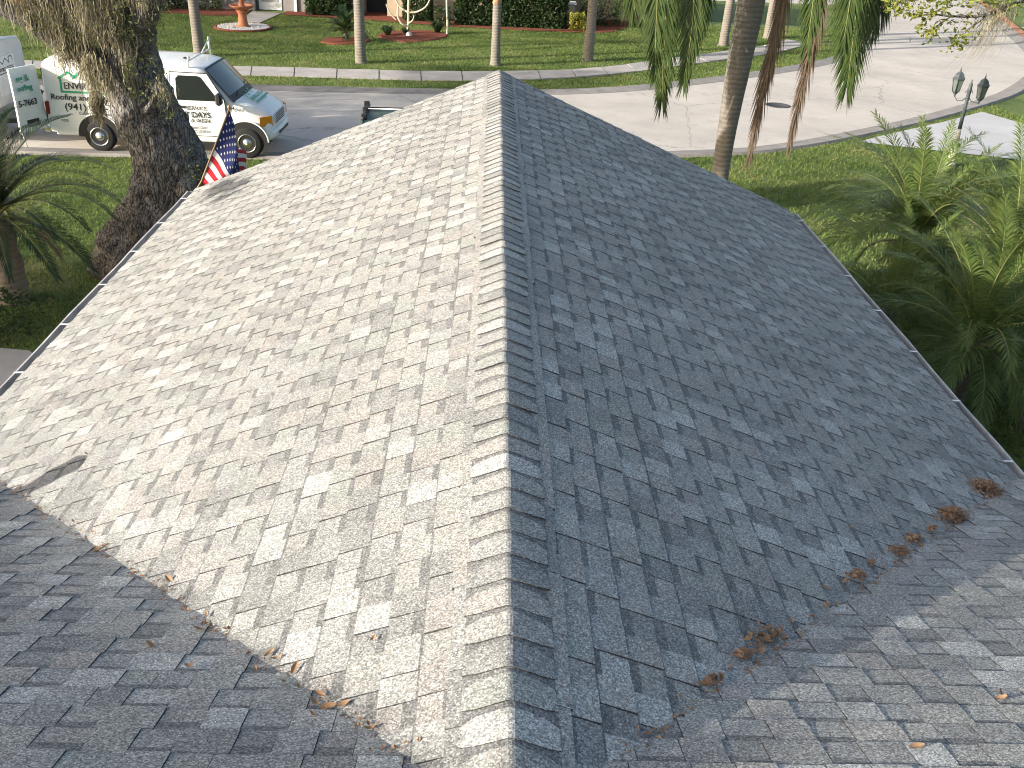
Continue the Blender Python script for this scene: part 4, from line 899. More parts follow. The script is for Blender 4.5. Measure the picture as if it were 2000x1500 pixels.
def bush(lab, boxes, n, size, mat, base, cat='shrub', name='bush'):
    t = thing(name, lab, cat, base); P = []
    for c, r_ in boxes:
        d = rng.uniform(-1, 1, (n, 3)); d /= np.maximum(.35, np.abs(d).max(1, keepdims=True)) * (1 - .35 * rng.random((n, 1)) ** 2) ** -1
        P.append(np.array(c) + d * np.array(r_) * (1 + .10 * np.sin(d[:, [1]] * 9) ))
    link('foliage', leaf_mesh('foliage', np.concatenate(P), size, [mat], None, .55, .5), t)
    for c, r_ in boxes: mb = MB(); mb.tube([(c[0], c[1], -.03), (c[0], c[1], c[2])], .03, 6); mb.build('stem', M['bark'], t)
bush('long clipped hedge in front of the house across the road', [((-1.2, 0, .62), (1.25, .5, .72)), ((1.2, 0, .66), (1.3, .52, .76))], 9000, .15, M['hedge'], (.72, 46.75, 0), 'hedge', 'hedge')
bush('bush by the beige house wall behind the plumeria', [((0, 0, .6), (.62, .4, .7))], 3500, .15, M['hedge'], (-3.55, 47.3, 0))
bush('loose bush left of the clipped hedge', [((0, 0, .35), (.35, .3, .42))], 600, .10, M['hedge'], (-2.35, 46.2, 0))
bush('leafy bush against the grey house wall', [((0, 0, .8), (.95, .5, .75))], 4500, .15, M['hedge'], (-7.75, 47.9, 0))
bush('dark bushes right of the beige pillar', [((0, 0, .8), (.9, .6, .9))], 1800, .12, M['hedge'], (5.0, 48.3, 0))
bush('dark shrubs at the mulch border far left', [((-1.5, 0, .5), (1.3, .6, .6)), ((1.0, .3, .6), (1.1, .6, .7))], 1800, .13, M['hedge'], (-14.8, 47.6, 0))
bush('dark shrub group behind the moss at the far left', [((0, 0, .7), (1.6, .7, .9))], 1800, .13, M['hedge'], (-19.2, 46.0, 0))
M['croton'] = leafy('croton_leaves', (.20, .24, .04), (.42, .38, .06), .4, .35)
bush('small yellow-green croton at the pillar', [((0, 0, .35), (.33, .3, .38))], 420, .15, M['croton'], (3.78, 46.3, 0))

# --- oak bough reaching in at the top right
ob = thing('oak_bough_tree', 'oak bough with yellow-green leaves reaching in at the top right corner', 'tree', (9.6, 11.2, 0))
o0 = Vector((9.6, 11.2, 0)); rb = lambda P: [tuple(Vector(p) - o0) for p in P]
mb = MB(); woody(mb, rb([(9.6, 11.2, -.1), (9.5, 11.2, 2), (9.3, 11.2, 4.2), (8.6, 11.2, 5.8), (7.8, 11.2, 6.6)]), [.3, .24, .2, .15, .09], 16, 7, .12, 2, .05); mb.build('trunk', M['bark'], ob)
tw = [([(7.8, 11.2, 6.6), (6.6, 11.1, 5.9), (5.75, 11.05, 5.45), (5.25, 11.0, 5.22), (4.85, 11.0, 5.18), (4.45, 11.0, 5.22)], [.05, .035, .022, .016, .012, .005]), ([(5.75, 11.05, 5.45), (5.3, 10.9, 5.4), (4.85, 10.9, 5.42), (4.4, 10.9, 5.35), (4.15, 10.9, 5.28)], [.016, .013, .011, .008, .004]),
      ([(5.25, 11.0, 5.22), (5.1, 11.0, 5.08), (4.98, 11.0, 4.95), (4.9, 11.0, 4.86)], [.013, .010, .008, .003]), ([(4.85, 11, 5.18), (4.7, 11, 5.06), (4.6, 11, 4.98)], [.009, .007, .003]), ([(5.75, 11.05, 5.45), (5.6, 11.2, 5.3), (5.45, 11.3, 5.2)], [.009, .007, .004]),
      ([(6.6, 11.1, 5.9), (6.0, 11.3, 5.75), (5.3, 11.3, 5.7), (4.6, 11.3, 5.6)], [.02, .015, .012, .006])]
lpts = []
for pth, rd in tw:
    mb = MB(); woody(mb, rb(pth), rd, 7, 6, .1, 9); mb.build('twig', M['bark'], ob)
    Q = smooth_curve(pth, 10); Q = Q[len(Q) // 3:] if rd[0] > .03 else Q
    for q in Q[::2]:
        for _ in range(random.randint(2, 6)): lpts.append(q + rng.normal(size=3) * np.array([.06, .06, .06]))
lpts += list(blob_points((4.45, 11, 5.28), (.38, .25, .15), 260)) + list(blob_points((5.0, 11, 4.93), (.10, .1, .11), 34)) + list(blob_points((4.62, 11, 5.02), (.13, .12, .08), 40)) + list(blob_points((4.9, 11, 5.42), (.55, .25, .14), 200)) + list(blob_points((5.95, 11, 5.42), (.12, .1, .08), 26))
link('foliage', leaf_mesh('foliage', np.array(lpts) - np.array(o0), .068, [M['leaf_oak_light']], None, .42, .3), ob)
n = 150; A3 = np.array([5.35, 11.0, 5.3]) + rng.normal(size=(n, 3)) * np.array([.10, .06, .05])
link('moss', strands('moss', A3 - np.array(o0), rng.uniform(.2, .62, n), .0032, [M['moss']], .022, 9, (-.35, 0, 0)), ob)

# ------------------------------------------------------------------ the van
def wheel(parent, x, y, r_, side, hub=True):
    w = bpy.data.objects.new('wheel', None); COL.objects.link(w); w.parent = parent; w.location = (x, y, r_)
    mb = MB(); prof = [(.19, -.10), (r_ - .05, -.115), (r_ - .012, -.085), (r_, -.05), (r_, .05), (r_ - .012, .085), (r_ - .05, .115), (.19, .10)]
    mb.lathe(prof, (0, 0, 0), 32, axis='Y'); mb.build('tyre', M['black_rubber'], w)
    mb = MB(); s = side
    s = -s; mb.lathe([(.215, s * .08), (.225, s * .113), (.20, s * .115), (.185, s * .08), (.16, s * .055), (.12, s * .07), (.115, s * .10), (.07, s * .125), (.0, s * .13)], (0, 0, 0), 28, axis='Y'); mb.build('rim', M['chrome'], w)
    return w
van = thing('van', 'white service van with green house logo parked at the near kerb', 'van', (-10.5, 24.1, 0.01), R(-1.9))
ST = [(0.0, .93, .46, .84, 1.97), (.06, .985, .42, .885, 2.03), (.5, 1.0, .40, .905, 2.07), (1.6, 1.0, .40, .91, 2.09), (3.0, 1.0, .40, .905, 2.09), (3.55, 1.0, .40, .90, 2.05), (3.78, 1.0, .40, .87, 1.99),
      (4.08, 1.0, .40, .88, 1.65), (4.38, .995, .40, .885, 1.31), (4.72, .985, .40, .86, 1.24), (5.02, .95, .42, .80, 1.13), (5.18, .90, .45, .73, 1.04), (5.25, .84, .48, .68, .95)]
def section(x, w, zb, wt, zt):
    half = [(w * .97, zb), (w, zb + .10), (w, min(.66, zt - .22)), (w - (w - wt) * .5, (min(.66, zt - .22) + zt - .10) / 2), (wt, zt - .10), (wt - .05, zt - .035), (wt - .14, zt - .008), (wt * .45, zt + .018)]
    return [(x, -a, b) for a, b in half] + [(x, 0, zt + .026)] + [(x, a, b) for a, b in reversed(half)]
mb = MB(); V = [p for s in ST for p in section(*s)]; n = 17
F_ = [(j * n + i, (j + 1) * n + i, (j + 1) * n + (i + 1) % n, j * n + (i + 1) % n) for j in range(len(ST) - 1) for i in range(n)]
F_ += [tuple(range(n)), tuple(range(len(ST) * n - 1, (len(ST) - 1) * n - 1, -1))]
mb.add(V, F_, 0, True); body = mb.build('body', M['white_paint'], van)
bv = body.modifiers.new('edge', 'EDGE_SPLIT'); bv.split_angle = R(32)
TILT = math.atan((1.0 - .905) / (1.97 - .66))
def sy(z, out=.006): return -(1.0 - max(0, z - .66) * math.tan(TILT)) - out      # near side surface at height z
def side_panel(name, pts, mat, parent, out=.007, depth=.02, m2=None):
    mb = MB(); P = [(x, sy(z, out), z) for x, z in pts]; Q = [(x, sy(z, -depth), z) for x, z in pts]; k = len(P)
    mb.add(P + Q, [tuple(range(k))] + [(i, i + k, (i + 1) % k + k, (i + 1) % k) for i in range(k)]); return mb.build(name, mat, parent)
side_panel('door_gap', [(2.962, .485), (4.236, .485), (4.258, .95), (4.238, 1.325), (3.868, 1.92), (2.992, 1.93)], M['black_plastic'], van, .004)
door = side_panel('door', [(2.98, .50), (4.22, .50), (4.24, .95), (4.22, 1.32), (3.86, 1.90), (3.01, 1.91)], M['white_paint'], van, .008)
side_panel('window', [(3.12, 1.30), (4.06, 1.30), (4.05, 1.38), (3.72, 1.82), (3.65, 1.85), (3.2, 1.85), (3.13, 1.78)], M['glass_dark'], door, .014)
side_panel('door_handle', [(3.12, 1.12), (3.30, 1.12), (3.30, 1.17), (3.12, 1.17)], M['black_plastic'], door, .03)
side_panel('cargo_gap', [(1.738, .608), (2.954, .608), (2.954, 1.872), (1.738, 1.872)], M['grey_print'], van, .003)
side_panel('cargo_panel', [(1.75, .62), (2.942, .62), (2.942, 1.86), (1.75, 1.86)], M['white_paint'], van, .006)
side_panel('moulding', [(.12, .80), (2.95, .80), (2.95, .83), (.12, .83)], M['white_paint'], van, .016)
for x in (1.2, 4.7):
    for s in (-1, 1):
        mb = MB(); k = 26; ring_ = [(x + .50 * math.cos(a), s * 1.006, .40 + .47 * max(-.12, math.sin(a))) for a in [math.pi * (i / (k - 1) * 1.08 - .04) for i in range(k)]]
        inn = [(p[0], s * .6, p[2]) for p in ring_]; mb.add(ring_ + inn, [tuple(range(k)) if s < 0 else tuple(range(k - 1, -1, -1))] + [(i, i + k, i + k + 1, i + 1) for i in range(k - 1)]); mb.build('wheel_arch', M['black_plastic'], van)
        mb = MB(); mb.tube([(x + .51 * math.cos(a), s * 1.004, .40 + .48 * math.sin(a)) for a in [math.pi * i / 20 for i in range(21)]], .02, 6); mb.build('arch_lip', M['white_paint'], van)
        wheel(van, x, s * .935, .365, s * 1 if s < 0 else 1)
# windscreen, trim, bonnet
mb = MB()
def shield(x0, w0, x1, w1, up, mat, name):
    mb = MB(); V = []
    for i in range(5):
        t = i / 4
        for j in range(9):
            u = j / 8 * 2 - 1; x = x0 + (x1 - x0) * t; w = w0 + (w1 - w0) * t; bow = .075 * (1 - u * u)
            z = 1.995 + (1.31 - 1.995) * ((x - 3.78) / (4.38 - 3.78)); V.append((x + bow * .8, u * w, z + up + bow * .55))
    mb.add(V, [(i * 9 + j, i * 9 + 9 + j, i * 9 + 10 + j, i * 9 + 1 + j) for i in range(4) for j in range(8)], 0, True)
    return mb.build(name, mat, van)
shield(3.79, .83, 4.43, .88, .016, M['black_plastic'], 'windscreen_trim'); ws = shield(3.83, .79, 4.32, .82, .03, M['glass_shield'], 'windscreen')
mb = MB()
for y0_, y1_ in ((-.55, .05), (.05, .6)): mb.tube([(4.42, y0_, 1.375), (4.31, y1_, 1.51)], .009, 5)
mb.build('wiper', M['black_plastic'], ws)
mb = MB(); mb.box((4.18, -1.20, 1.40), (.14, .20, .27), bev=.04); mb.tube([(4.15, -1.0, 1.33), (4.17, -1.12, 1.36)], .025, 6); mb.tube([(4.15, -.97, 1.45), (4.17, -1.12, 1.45)], .02, 6); mb.build('mirror', M['black_plastic'], van)
mb = MB(); arcb = [(5.04, -.97), (5.16, -.93), (5.27, -.78), (5.32, -.4), (5.335, 0), (5.32, .4), (5.27, .78), (5.16, .93), (5.04, .97)]; V = []
for x, y in arcb: V += [(x - .10, y * .92, .42), (x, y, .43), (x + .02, y * 1.01, .50), (x + .02, y * 1.01, .57), (x, y, .63), (x - .10, y * .92, .64)]
mb.add(V, [(i * 6 + j, i * 6 + 6 + j, i * 6 + 6 + (j + 1) % 6, i * 6 + (j + 1) % 6) for i in range(8) for j in range(6)] + [(0, 1, 2, 3, 4, 5), (53, 52, 51, 50, 49, 48)], 0, True); bump_ = mb.build('front_bumper', M['white_paint'], van)
mb = MB(); mb.box((5.352, 0, .53), (.012, .9, .06)); mb.build('bumper_slot', M['black_plastic'], bump_)
gr = MB(); gr.box((5.255, 0, .84), (.03, .92, .26), bev=.012); grille = gr.build('grille', M['trailer_white'], van)
for k in range(5): mb = MB(); mb.box((5.275, 0, .745 + k * .048), (.012, .84, .016)); mb.build('grille_bar', M['black_plastic'], grille)
for s in (-1, 1):
    mb = MB(); mb.box((5.235, s * .595, .85), (.05, .24, .22), bev=.015); mb.build('headlight', M['clear_lens'], van)
    mb = MB(); mb.add([(5.20, s * .73, .74), (5.20, s * .73, .97), (5.02, s * .945, .97), (5.02, s * .96, .74), (5.265, s * .73, .74), (5.265, s * .73, .97)], [(0, 1, 5, 4)] + [(4, 5, 2, 3)] if s < 0 else [(0, 4, 5, 1), (3, 2, 5, 4)]); mb.build('turn_signal', M['amber'], van)
    mb = MB(); mb.box((.05, s * .965, .98), (.09, .09, .30), bev=.02); mb.build('tail_light', M['red_lens'], van)
mb = MB(); mb.box((-.06, 0, .47), (.16, 1.95, .13), bev=.03); mb.build('rear_bumper', M['chrome'], van)
mb = MB(); mb.box((-.006, -.43, 1.2), (.02, .84, 1.3)); mb.build('rear_shade_panel', M['interior_shade'], van)  # dark slab painted as the shade inside the open van
mb = MB(); mb.box((.55, -.98, .40), (.75, .05, .08), bev=.02); mb.box((2.95, -.985, .385), (2.3, .05, .07), bev=.02); mb.build('sill', M['white_paint'], van)
# near rear door swung open
rd_ = bpy.data.objects.new('rear_door', None); COL.objects.link(rd_); rd_.parent = van; rd_.location = (-.02, -.95, 0); rd_.rotation_euler = (0, 0, R(68))
mb = MB(); V = []
for i in range(9):
    t = i / 8; z = .52 + 1.42 * t; xo = -.06 * math.sin(t * math.pi * .6) if False else 0; yy = .09 * (t ** 2)
    V += [(0, yy, z), (-.80 + .06 * t, yy, z), (-.80 + .06 * t, yy + .05, z), (0, yy + .05, z)]
mb.add(V, [(i * 4 + j, i * 4 + 4 + j, i * 4 + 4 + (j + 1) % 4, i * 4 + (j + 1) % 4) for i in range(8) for j in range(4)] + [(0, 1, 2, 3), (35, 34, 33, 32)]); mb.build('panel', M['white_paint'], rd_)
mb = MB(); mb.add([(-.10, .085 - .03, 1.38), (-.68, .085 - .03, 1.38), (-.66, .078, 1.84), (-.12, .078, 1.84)], [(0, 1, 2, 3)]); mb.v = [(x, .09 * ((z - .52) / 1.42) ** 2 - .006, z) for x, y, z in mb.v]; mb.build('window', M['sign_white'], rd_)
mb = MB(); mb.box((-.4, -.003, .70), (.34, .012, .16)); mb.build('number_plate', M['black_plastic'], rd_)
mb = MB(); mb.tube([(-.78, 0, .55), (-.74, -.05, .2)], .012, 6); mb.build('door_strut', M['strap'], rd_)
text('ng &', .20, (-.64, .022, 1.64), (R(84), 0, 0), M['green_print'], rd_, off=.004); text('oofing', .17, (-.66, .010, 1.44), (R(85), 0, 0), M['green_print'], rd_, off=.004); text('5-7663', .19, (-.72, -.006, 1.10), (R(87), 0, 0), M['black_print'], rd_, off=.004)
# roof rack
for x in (.45, 1.95, 3.45):
    mb = MB(); mb.tube([(x, -.88, 2.02), (x, -.86, 2.17), (x, .86, 2.17), (x, .88, 2.02)], .022, 8); mb.tube([(x, .80, 2.17), (x, .80, 2.46)], .03, 6); mb.tube([(x, -.82, 2.17), (x, -.82, 2.26)], .03, 6); mb.tube([(x, .80, 2.40), (x, .2, 2.18)], .018, 6); mb.build('rack_bar', M['white_paint'], van)
mb = MB(); mb.box((3.2, -.2, 2.115), (.14, .09, .03), bev=.01); mb.build('roof_vent', M['black_plastic'], van)
# lettering on the side
SR = (R(90) - TILT, 0, 0)
def st(body, size, x, z, mat, par=van, off=.004, sx=1.0, out=.012, al='LEFT', sp=1.0): return text(body, size, (x, sy(z, out), z), SR, mat, par, 'lettering', off, al, sx, sp)
st('ENVIRO-TECH', .205, .50, 1.43, M['black_print'], van, .002, .95); st('Roofing and Weatherproofing', .18, .16, 1.18, M['black_print'], van, .002, 1.08)
st('(941) 355-7663', .215, .46, .955, M['black_print'], van, .002, 1.12); st('Commercial - Residential', .095, .78, .855, M['grey_print'], van, .001)
st('voa', .12, .34, .68, M['grey_print'], van, .001)
st('SERVICE', .125, 3.33, 1.085, M['black_print'], door, .0005, 1.05, .016); st('7 DAYS', .185, 3.28, .915, M['black_print'], door, .003, 1.0, .016); st('A WEEK', .125, 3.40, .80, M['black_print'], door, .0005, 1.05, .016)
st('State Cert', .095, 3.36, .66, M['grey_print'], door, .001, 1.0, .016); st('CCC1328381', .09, 3.34, .565, M['grey_print'], door, .001, 1.0, .016); st('044', .12, 4.28, 1.12, M['black_print'], van, .002)
lg = MB()
def bar(p, q, w=.022):
    p, q = Vector((p[0], 0, p[1])), Vector((q[0], 0, q[1])); d = (q - p).normalized(); nn = Vector((-d.z, 0, d.x)) * w; p = p - d * w * .6; q = q + d * w * .6
    P = [p - nn, q - nn, q + nn, p + nn]; lg.add([(a.x, sy(a.z, .0125), a.z) for a in P], [(0, 1, 2, 3)])
for p, q in (((.40, 1.66), (.63, 1.80)), ((.63, 1.80), (.80, 1.69)), ((.74, 1.67), (.95, 1.84)), ((.95, 1.84), (1.33, 1.60)), ((.44, 1.64), (.44, 1.36)), ((.44, 1.36), (1.74, 1.36)), ((1.12, 1.73), (1.12, 1.86)), ((1.12, 1.86), (1.24, 1.86)), ((1.24, 1.86), (1.24, 1.66))): bar(p, q)
lg.build('house_outline_logo', M['green_print'], van)
# logo on the bonnet
sl_h = math.atan2(1.25 - 1.14, .35)
hb_ = bpy.data.objects.new('bonnet_logo', None); COL.objects.link(hb_); hb_.parent = van; hb_.location = (4.76, 0, 1.25); hb_.rotation_euler = (0, sl_h * .95, R(90))
hb_.rotation_euler = Matrix.Rotation(sl_h * .98, 3, 'Y').to_euler()
text('ENVIRO-TECH', .16, (.02, -.50, .030), (0, 0, R(90)), M['green_print'], hb_, off=.003)
mb = MB(); mb.box((.11, 0, .028), (.05, 1.05, .004)); mb.build('underline', M['green_print'], hb_)
mb = MB()
for p, q in (((-.10, -.45), (-.28, -.28)), ((-.28, -.28), (-.14, -.12)), ((-.16, -.16), (-.33, 0)), ((-.33, 0), (-.16, .18)), ((-.2, .2), (-.34, .2)), ((-.34, .2), (-.34, .34))):
    d = Vector((q[0] - p[0], q[1] - p[1], 0)).normalized(); nn = Vector((-d.y, d.x, 0)) * .018; P = [Vector((*p, .030)) - nn, Vector((*q, .030)) - nn, Vector((*q, .030)) + nn, Vector((*p, .030)) + nn]; mb.add(P, [(0, 1, 2, 3)])
mb.build('house_outline', M['green_print'], hb_)

# ------------------------------------------------------------------ box trailer behind the van
tr_ = thing('box_trailer', 'white enclosed cargo trailer hitched behind the van at the left edge', 'trailer', (-11.85, 24.3, 0), R(-1.5))
prof = [(-1.02, .42), (1.02, .42), (1.02, 2.0), (.99, 2.13), (.90, 2.21), (.6, 2.25), (0, 2.27), (-.6, 2.25), (-.90, 2.21), (-.99, 2.13), (-1.02, 2.0)]
mb = MB(); k = len(prof); xs = (0, -.05, -4.2); V = [(x, p[0] * (.985 if x == 0 else 1), p[1] - (.02 if x == 0 and p[1] > 1 else 0)) for x in xs for p in prof]
mb.add(V, [(j * k + (i + 1) % k, j * k + i, (j + 1) * k + i, (j + 1) * k + (i + 1) % k) for j in range(2) for i in range(k)] + [tuple(range(k)), tuple(range(3 * k - 1, 2 * k - 1, -1))]); mb.build('body', M['trailer_white'], tr_)
mb = MB(); mb.tube([(-.06, p[0] * 1.005, p[1] + .004) for p in prof[2:]], .025, 8); mb.build('roof_trim', M['white_paint'], tr_)
mb = MB(); mb.box((.006, 0, .62), (.012, 2.0, .38)); mb.build('stone_guard', M['steel'], tr_)
mb = MB(); mb.box((.008, .02, 1.46), (.012, .95, .88)); sp_ = mb.build('sign_panel', M['sign_white'], tr_)
text('ENVIRO-TECH', .135, (.0165, -.42, 1.56), (R(90), 0, R(90)), M['black_print'], sp_, off=.002, sx=.92)
mb = MB()
for p, q in (((-.40, 1.72), (-.25, 1.82)), ((-.25, 1.82), (-.12, 1.73)), ((-.14, 1.72), (.02, 1.85)), ((.02, 1.85), (.2, 1.72)), ((.2, 1.74), (.2, 1.86)), ((.2, 1.86), (.34, 1.86)), ((.34, 1.86), (.40, 1.76)), ((-.42, 1.52), (.44, 1.52))):
    d = Vector((0, q[0] - p[0], q[1] - p[1])).normalized(); nn = Vector((0, -d.z, d.y)) * .012; a, b = Vector((.0165, *p)), Vector((.0165, *q)); mb.add([a - nn, b - nn, b + nn, a + nn], [(0, 1, 2, 3)])
mb.build('house_outline_logo', M['black_print'], sp_)
mb = MB(); mb.box((.62, .28, .47), (1.3, .08, .10), rz=R(-21)); mb.box((.62, -.28, .47), (1.3, .08, .10), rz=R(21)); mb.box((1.2, 0, .49), (.35, .1, .10)); mb.build('tongue', M['black_plastic'], tr_)
mb = MB(); mb.tube([(.72, .02, .12), (.72, .02, 1.05)], .04, 10); mb.box((.72, .02, 1.08), (.12, .12, .12), bev=.02); mb.tube([(.72, .02, 1.06), (.72, .22, 1.06)], .015, 6); mb.build('jack', M['black_plastic'], tr_)
mb = MB(); mb.box((.42, .0, .60), (.5, .34, .22), bev=.03); mb.build('battery_box', M['black_plastic'], tr_)
mb = MB(); mb.lathe([(.05, 2.24), (.05, 2.48), (.085, 2.50), (.085, 2.55), (.03, 2.57)], (-.35, .55, 0), 14); mb.build('roof_vent_pipe', M['trailer_white'], tr_)
for x in (-1.9, -2.75):
    for s in (-1, 1): wheel(tr_, x, s * 1.0, .34, s)
mb = MB(); mb.tube([(.9, 0, .5), (1.05, -.15, .2), (1.3, -.1, .28), (1.45, 0, .48)], .014, 6); mb.build('brake_cable', M['black_plastic'], tr_)

# ------------------------------------------------------------------ dark green dump trailer behind the roof edge
gt_ = thing('dump_trailer', 'dark green trailer with tarp roller mostly hidden behind the roof edge', 'trailer', (-1.85, 23.15, 0), R(4))
mb = MB(); V = []
for x0, x1, yw, z in ((-1.45, 2.0, .98, .55), (-1.25, 2.0, 1.0, 1.06), (-1.22, 2.0, .96, 1.10)): V += [(x0, -yw, z), (x1, -yw, z), (x1, yw, z), (x0, yw, z)]
mb.add(V, [(3, 2, 1, 0)] + [(j * 4 + i, j * 4 + (i + 1) % 4, j * 4 + 4 + (i + 1) % 4, j * 4 + 4 + i) for j in range(2) for i in range(4)]); mb.build('body', M['dark_green'], gt_)
mb = MB(); N_ = 8; V = []
for i in range(N_ + 1):
    for j in range(N_ + 1): V.append((-1.2 + 3.18 * i / N_, -.94 + 1.88 * j / N_, 1.085 + .035 * math.sin(j / N_ * math.pi) + random.uniform(-.012, .012)))
mb.add(V, [(i * 9 + j, i * 9 + 9 + j, i * 9 + 10 + j, i * 9 + 1 + j) for i in range(N_) for j in range(N_)], 0, True); mb.build('tarp', M['dark_green'], gt_)
mb = MB(); mb.tube([(-1.22, -.45, 1.13), (-1.16, .98, 1.14)], .05, 10); mb.build('tarp_roller', M['black_plastic'], gt_)
for y in (-.4, .3, .95): mb = MB(); mb.box((-1.2, y, 1.16), (.14, .09, .16), bev=.02); mb.build('bracket', M['black_plastic'], gt_)
mb = MB(); mb.tube([(-1.15, .45, 1.17), (1.95, .45, 1.17)], .016, 6); mb.build('rail', M['steel'], gt_)
for x in (.0, .8):
    for s in (-1, 1): wheel(gt_, x, s * .95, .33, s)

# ------------------------------------------------------------------ flag on the house front
fl = thing('flag', 'faded American flag on a slanting wooden pole beyond the roof corner', 'flag', (-4.1, 12.3, 2.2))
f0 = Vector((-4.1, 12.3, 2.2)); tip = Vector((-3.67, 13.4, 3.33)); bot = Vector((-4.10, 12.9, 2.35)); low = Vector((-4.10, 13.2, 2.36))
mb = MB(); mb.tube([Vector((-4.22, 12.25, 2.05)) - f0, low - f0, tip + (tip - low) * .02 - f0], .012, 8); mb.lathe([(.005, 0), (.022, .02), (.02, .045), (.004, .06)], tuple(tip - f0), 10); mb.build('pole', M['wood_pole'], fl)
H_ = (tip - low).length
def cloth(u, v):
    """v down the hoist 0..1, u along the fly in metres"""
    p = tip + (low - tip) * v; a = v ** .7
    d = Vector((.16 + .56 * a, .05, -(1 - .36 * a))).normalized()
    g = Vector((0, 0, -1)) * (u * u * .38); fold = math.sin(u * 9 + v * 4) * .07 * min(1, u * 2.5) + math.sin(u * 17 + v * 9) * .022 * min(1, u * 2)
    curl = max(0, u - .45)
    return p + d * (u - curl * .9) + g * .6 + Vector((fold * .25, fold + curl * .5, 0))
NU, NV = 56, 39; V = [cloth(1.35 * i / NU, j / NV) - f0 for j in range(NV + 1) for i in range(NU + 1)]; F_ = []; m_ = []
for j in range(NV):
    for i in range(NU):
        F_.append((j * (NU + 1) + i, j * (NU + 1) + i + 1, (j + 1) * (NU + 1) + i + 1, (j + 1) * (NU + 1) + i)); st_ = j // 3
        m_.append(2 if (st_ < 7 and i < NU * .40) else (0 if st_ % 2 == 0 else 1))
me = bpy.data.meshes.new('cloth'); me.from_pydata(V, [], F_)
for mt in (M['flag_red'], M['flag_white'], M['flag_blue']): me.materials.append(mt)
me.polygons.foreach_set('material_index', m_); me.polygons.foreach_set('use_smooth', [True] * len(F_)); me.update(); cl = link('cloth', me, fl)
for r_ in range(9):
    for c_ in range(6 if r_ % 2 == 0 else 5):
        u = .54 * ((c_ + (.5 if r_ % 2 == 0 else 1)) / 6); v = (7 / 13) * (r_ + .75) / 9.5
        P0 = cloth(u, v); du = (cloth(u + .01, v) - P0).normalized(); dv = (cloth(u, v + .01) - P0).normalized(); nn = du.cross(dv).normalized()
        if nn.dot(CAM - P0) < 0: nn = -nn
        pts = []
        for k in range(10):
            a = math.pi / 2 + k * math.pi / 5; rr = .021 if k % 2 == 0 else .009; pts.append(P0 + (du * math.cos(a) + dv * -math.sin(a)) * rr + nn * .004 - f0)
        mb = MB(); mb.add([P0 + nn * .005 - f0] + pts, [(0, 1 + k, 1 + (k + 1) % 10) for k in range(10)]); mb.build('star', M['flag_white'], cl)
mp_ = thing('mailbox_post', 'dark slim post with a pale cap behind the flag', 'post', (-5.43, 20.6, 0))
mb = MB(); mb.box((0, 0, .38), (.09, .09, .80), bev=.012); mb.build('post', M['black_plastic'], mp_)
mb = MB(); mb.lathe([(.07, .77), (.075, .80), (.05, .83), (.01, .87)], n=12); mb.build('cap', M['lamp_base'], mp_)

# ------------------------------------------------------------------ garden lamp post
lm = thing('lamp_post', 'dark two-lantern lamp post with white base at the driveway corner', 'lamp post', (11.98, 24.74, 0))
mb = MB(); mb.lathe([(.14, 0), (.13, .10), (.10, .16), (.085, .45), (.06, .85), (.045, 1.0)], n=16); mb.build('base', M['lamp_base'], lm)
mb = MB(); mb.lathe([(.048, .98), (.042, 1.6), (.05, 1.95), (.06, 1.97), (.045, 2.0), (.045, 2.08), (.02, 2.14), (.012, 2.2), (.002, 2.22)], n=14); mb.build('post', M['lamp_metal'], lm)
def lantern(x, y, z):
    l = bpy.data.objects.new('lantern', None); COL.objects.link(l); l.parent = lm; l.location = (x, y, z)
    mb = MB(); n = 6; mb.lathe([(.085, 0), (.135, .30)], n=n, sm=False); mb.build('lamp_glass', M['lamp_glass'], l)
    mb = MB()
    for k in range(n):
        a = 2 * math.pi * k / n; mb.tube([(.088 * math.cos(a), .088 * math.sin(a), -.005), (.14 * math.cos(a), .14 * math.sin(a), .305)], .011, 5)
    mb.lathe([(.16, .29), (.165, .32), (.13, .36), (.11, .42), (.055, .47), (.02, .49), (.02, .52), (.008, .56), (.002, .62)], n=n, sm=False); mb.lathe([(.095, .005), (.06, -.05), (.03, -.07), (.022, -.12), (.004, -.14)], n=n, sm=False); mb.build('lamp_cage', M['lamp_metal'], l)
for s, dy, zz in ((-1, .16, 1.88), (1, -.10, 1.78)):
    mb = MB(); mb.tube([(0, 0, 1.80), (s * .10, dy * .3, 1.68), (s * .20, dy * .6, 1.66), (s * .27, dy, zz - .12)], .014, 6); mb.tube([(0, 0, 1.9), (s * .07, 0, 1.93), (s * .1, 0, 1.88)], .01, 5); mb.build('arm', M['lamp_metal'], lm)
    lantern(s * .27, dy, zz)

# ------------------------------------------------------------------ manhole, hose, house and fountain across the road
mh = MB(); mh.lathe([(.40, 0), (.40, .012), (.36, .016), (.355, .010), (.02, .012)], (9.2, 31.55, .006), 28); tag(mh.build('manhole_cover', M['iron']), 'round dark iron manhole cover in the road', 'manhole cover')
hs = MB(); hs.tube(smooth_curve([(-6.9, 11.2, .06), (-6.3, 11.15, .07), (-5.9, 11.3, .06), (-5.3, 11.1, .07), (-4.6, 10.6, .06)], 6), .03, 8); tag(hs.build('hose', M['hose']), 'black hose lying on the concrete path by the left gutter', 'hose')
fh = thing('neighbour_house', 'house across the road with grey and beige stucco walls', 'house', (-4, 50, 0)); h0 = Vector((-4, 50, 0))
def fbox(name, x0, x1, y0, y1, z0, z1, mat, parent=fh):
    mb = MB(); mb.box(((x0 + x1) / 2 - h0.x, (y0 + y1) / 2 - h0.y, (z0 + z1) / 2), (x1 - x0, y1 - y0, z1 - z0)); return mb.build(name, mat, parent)
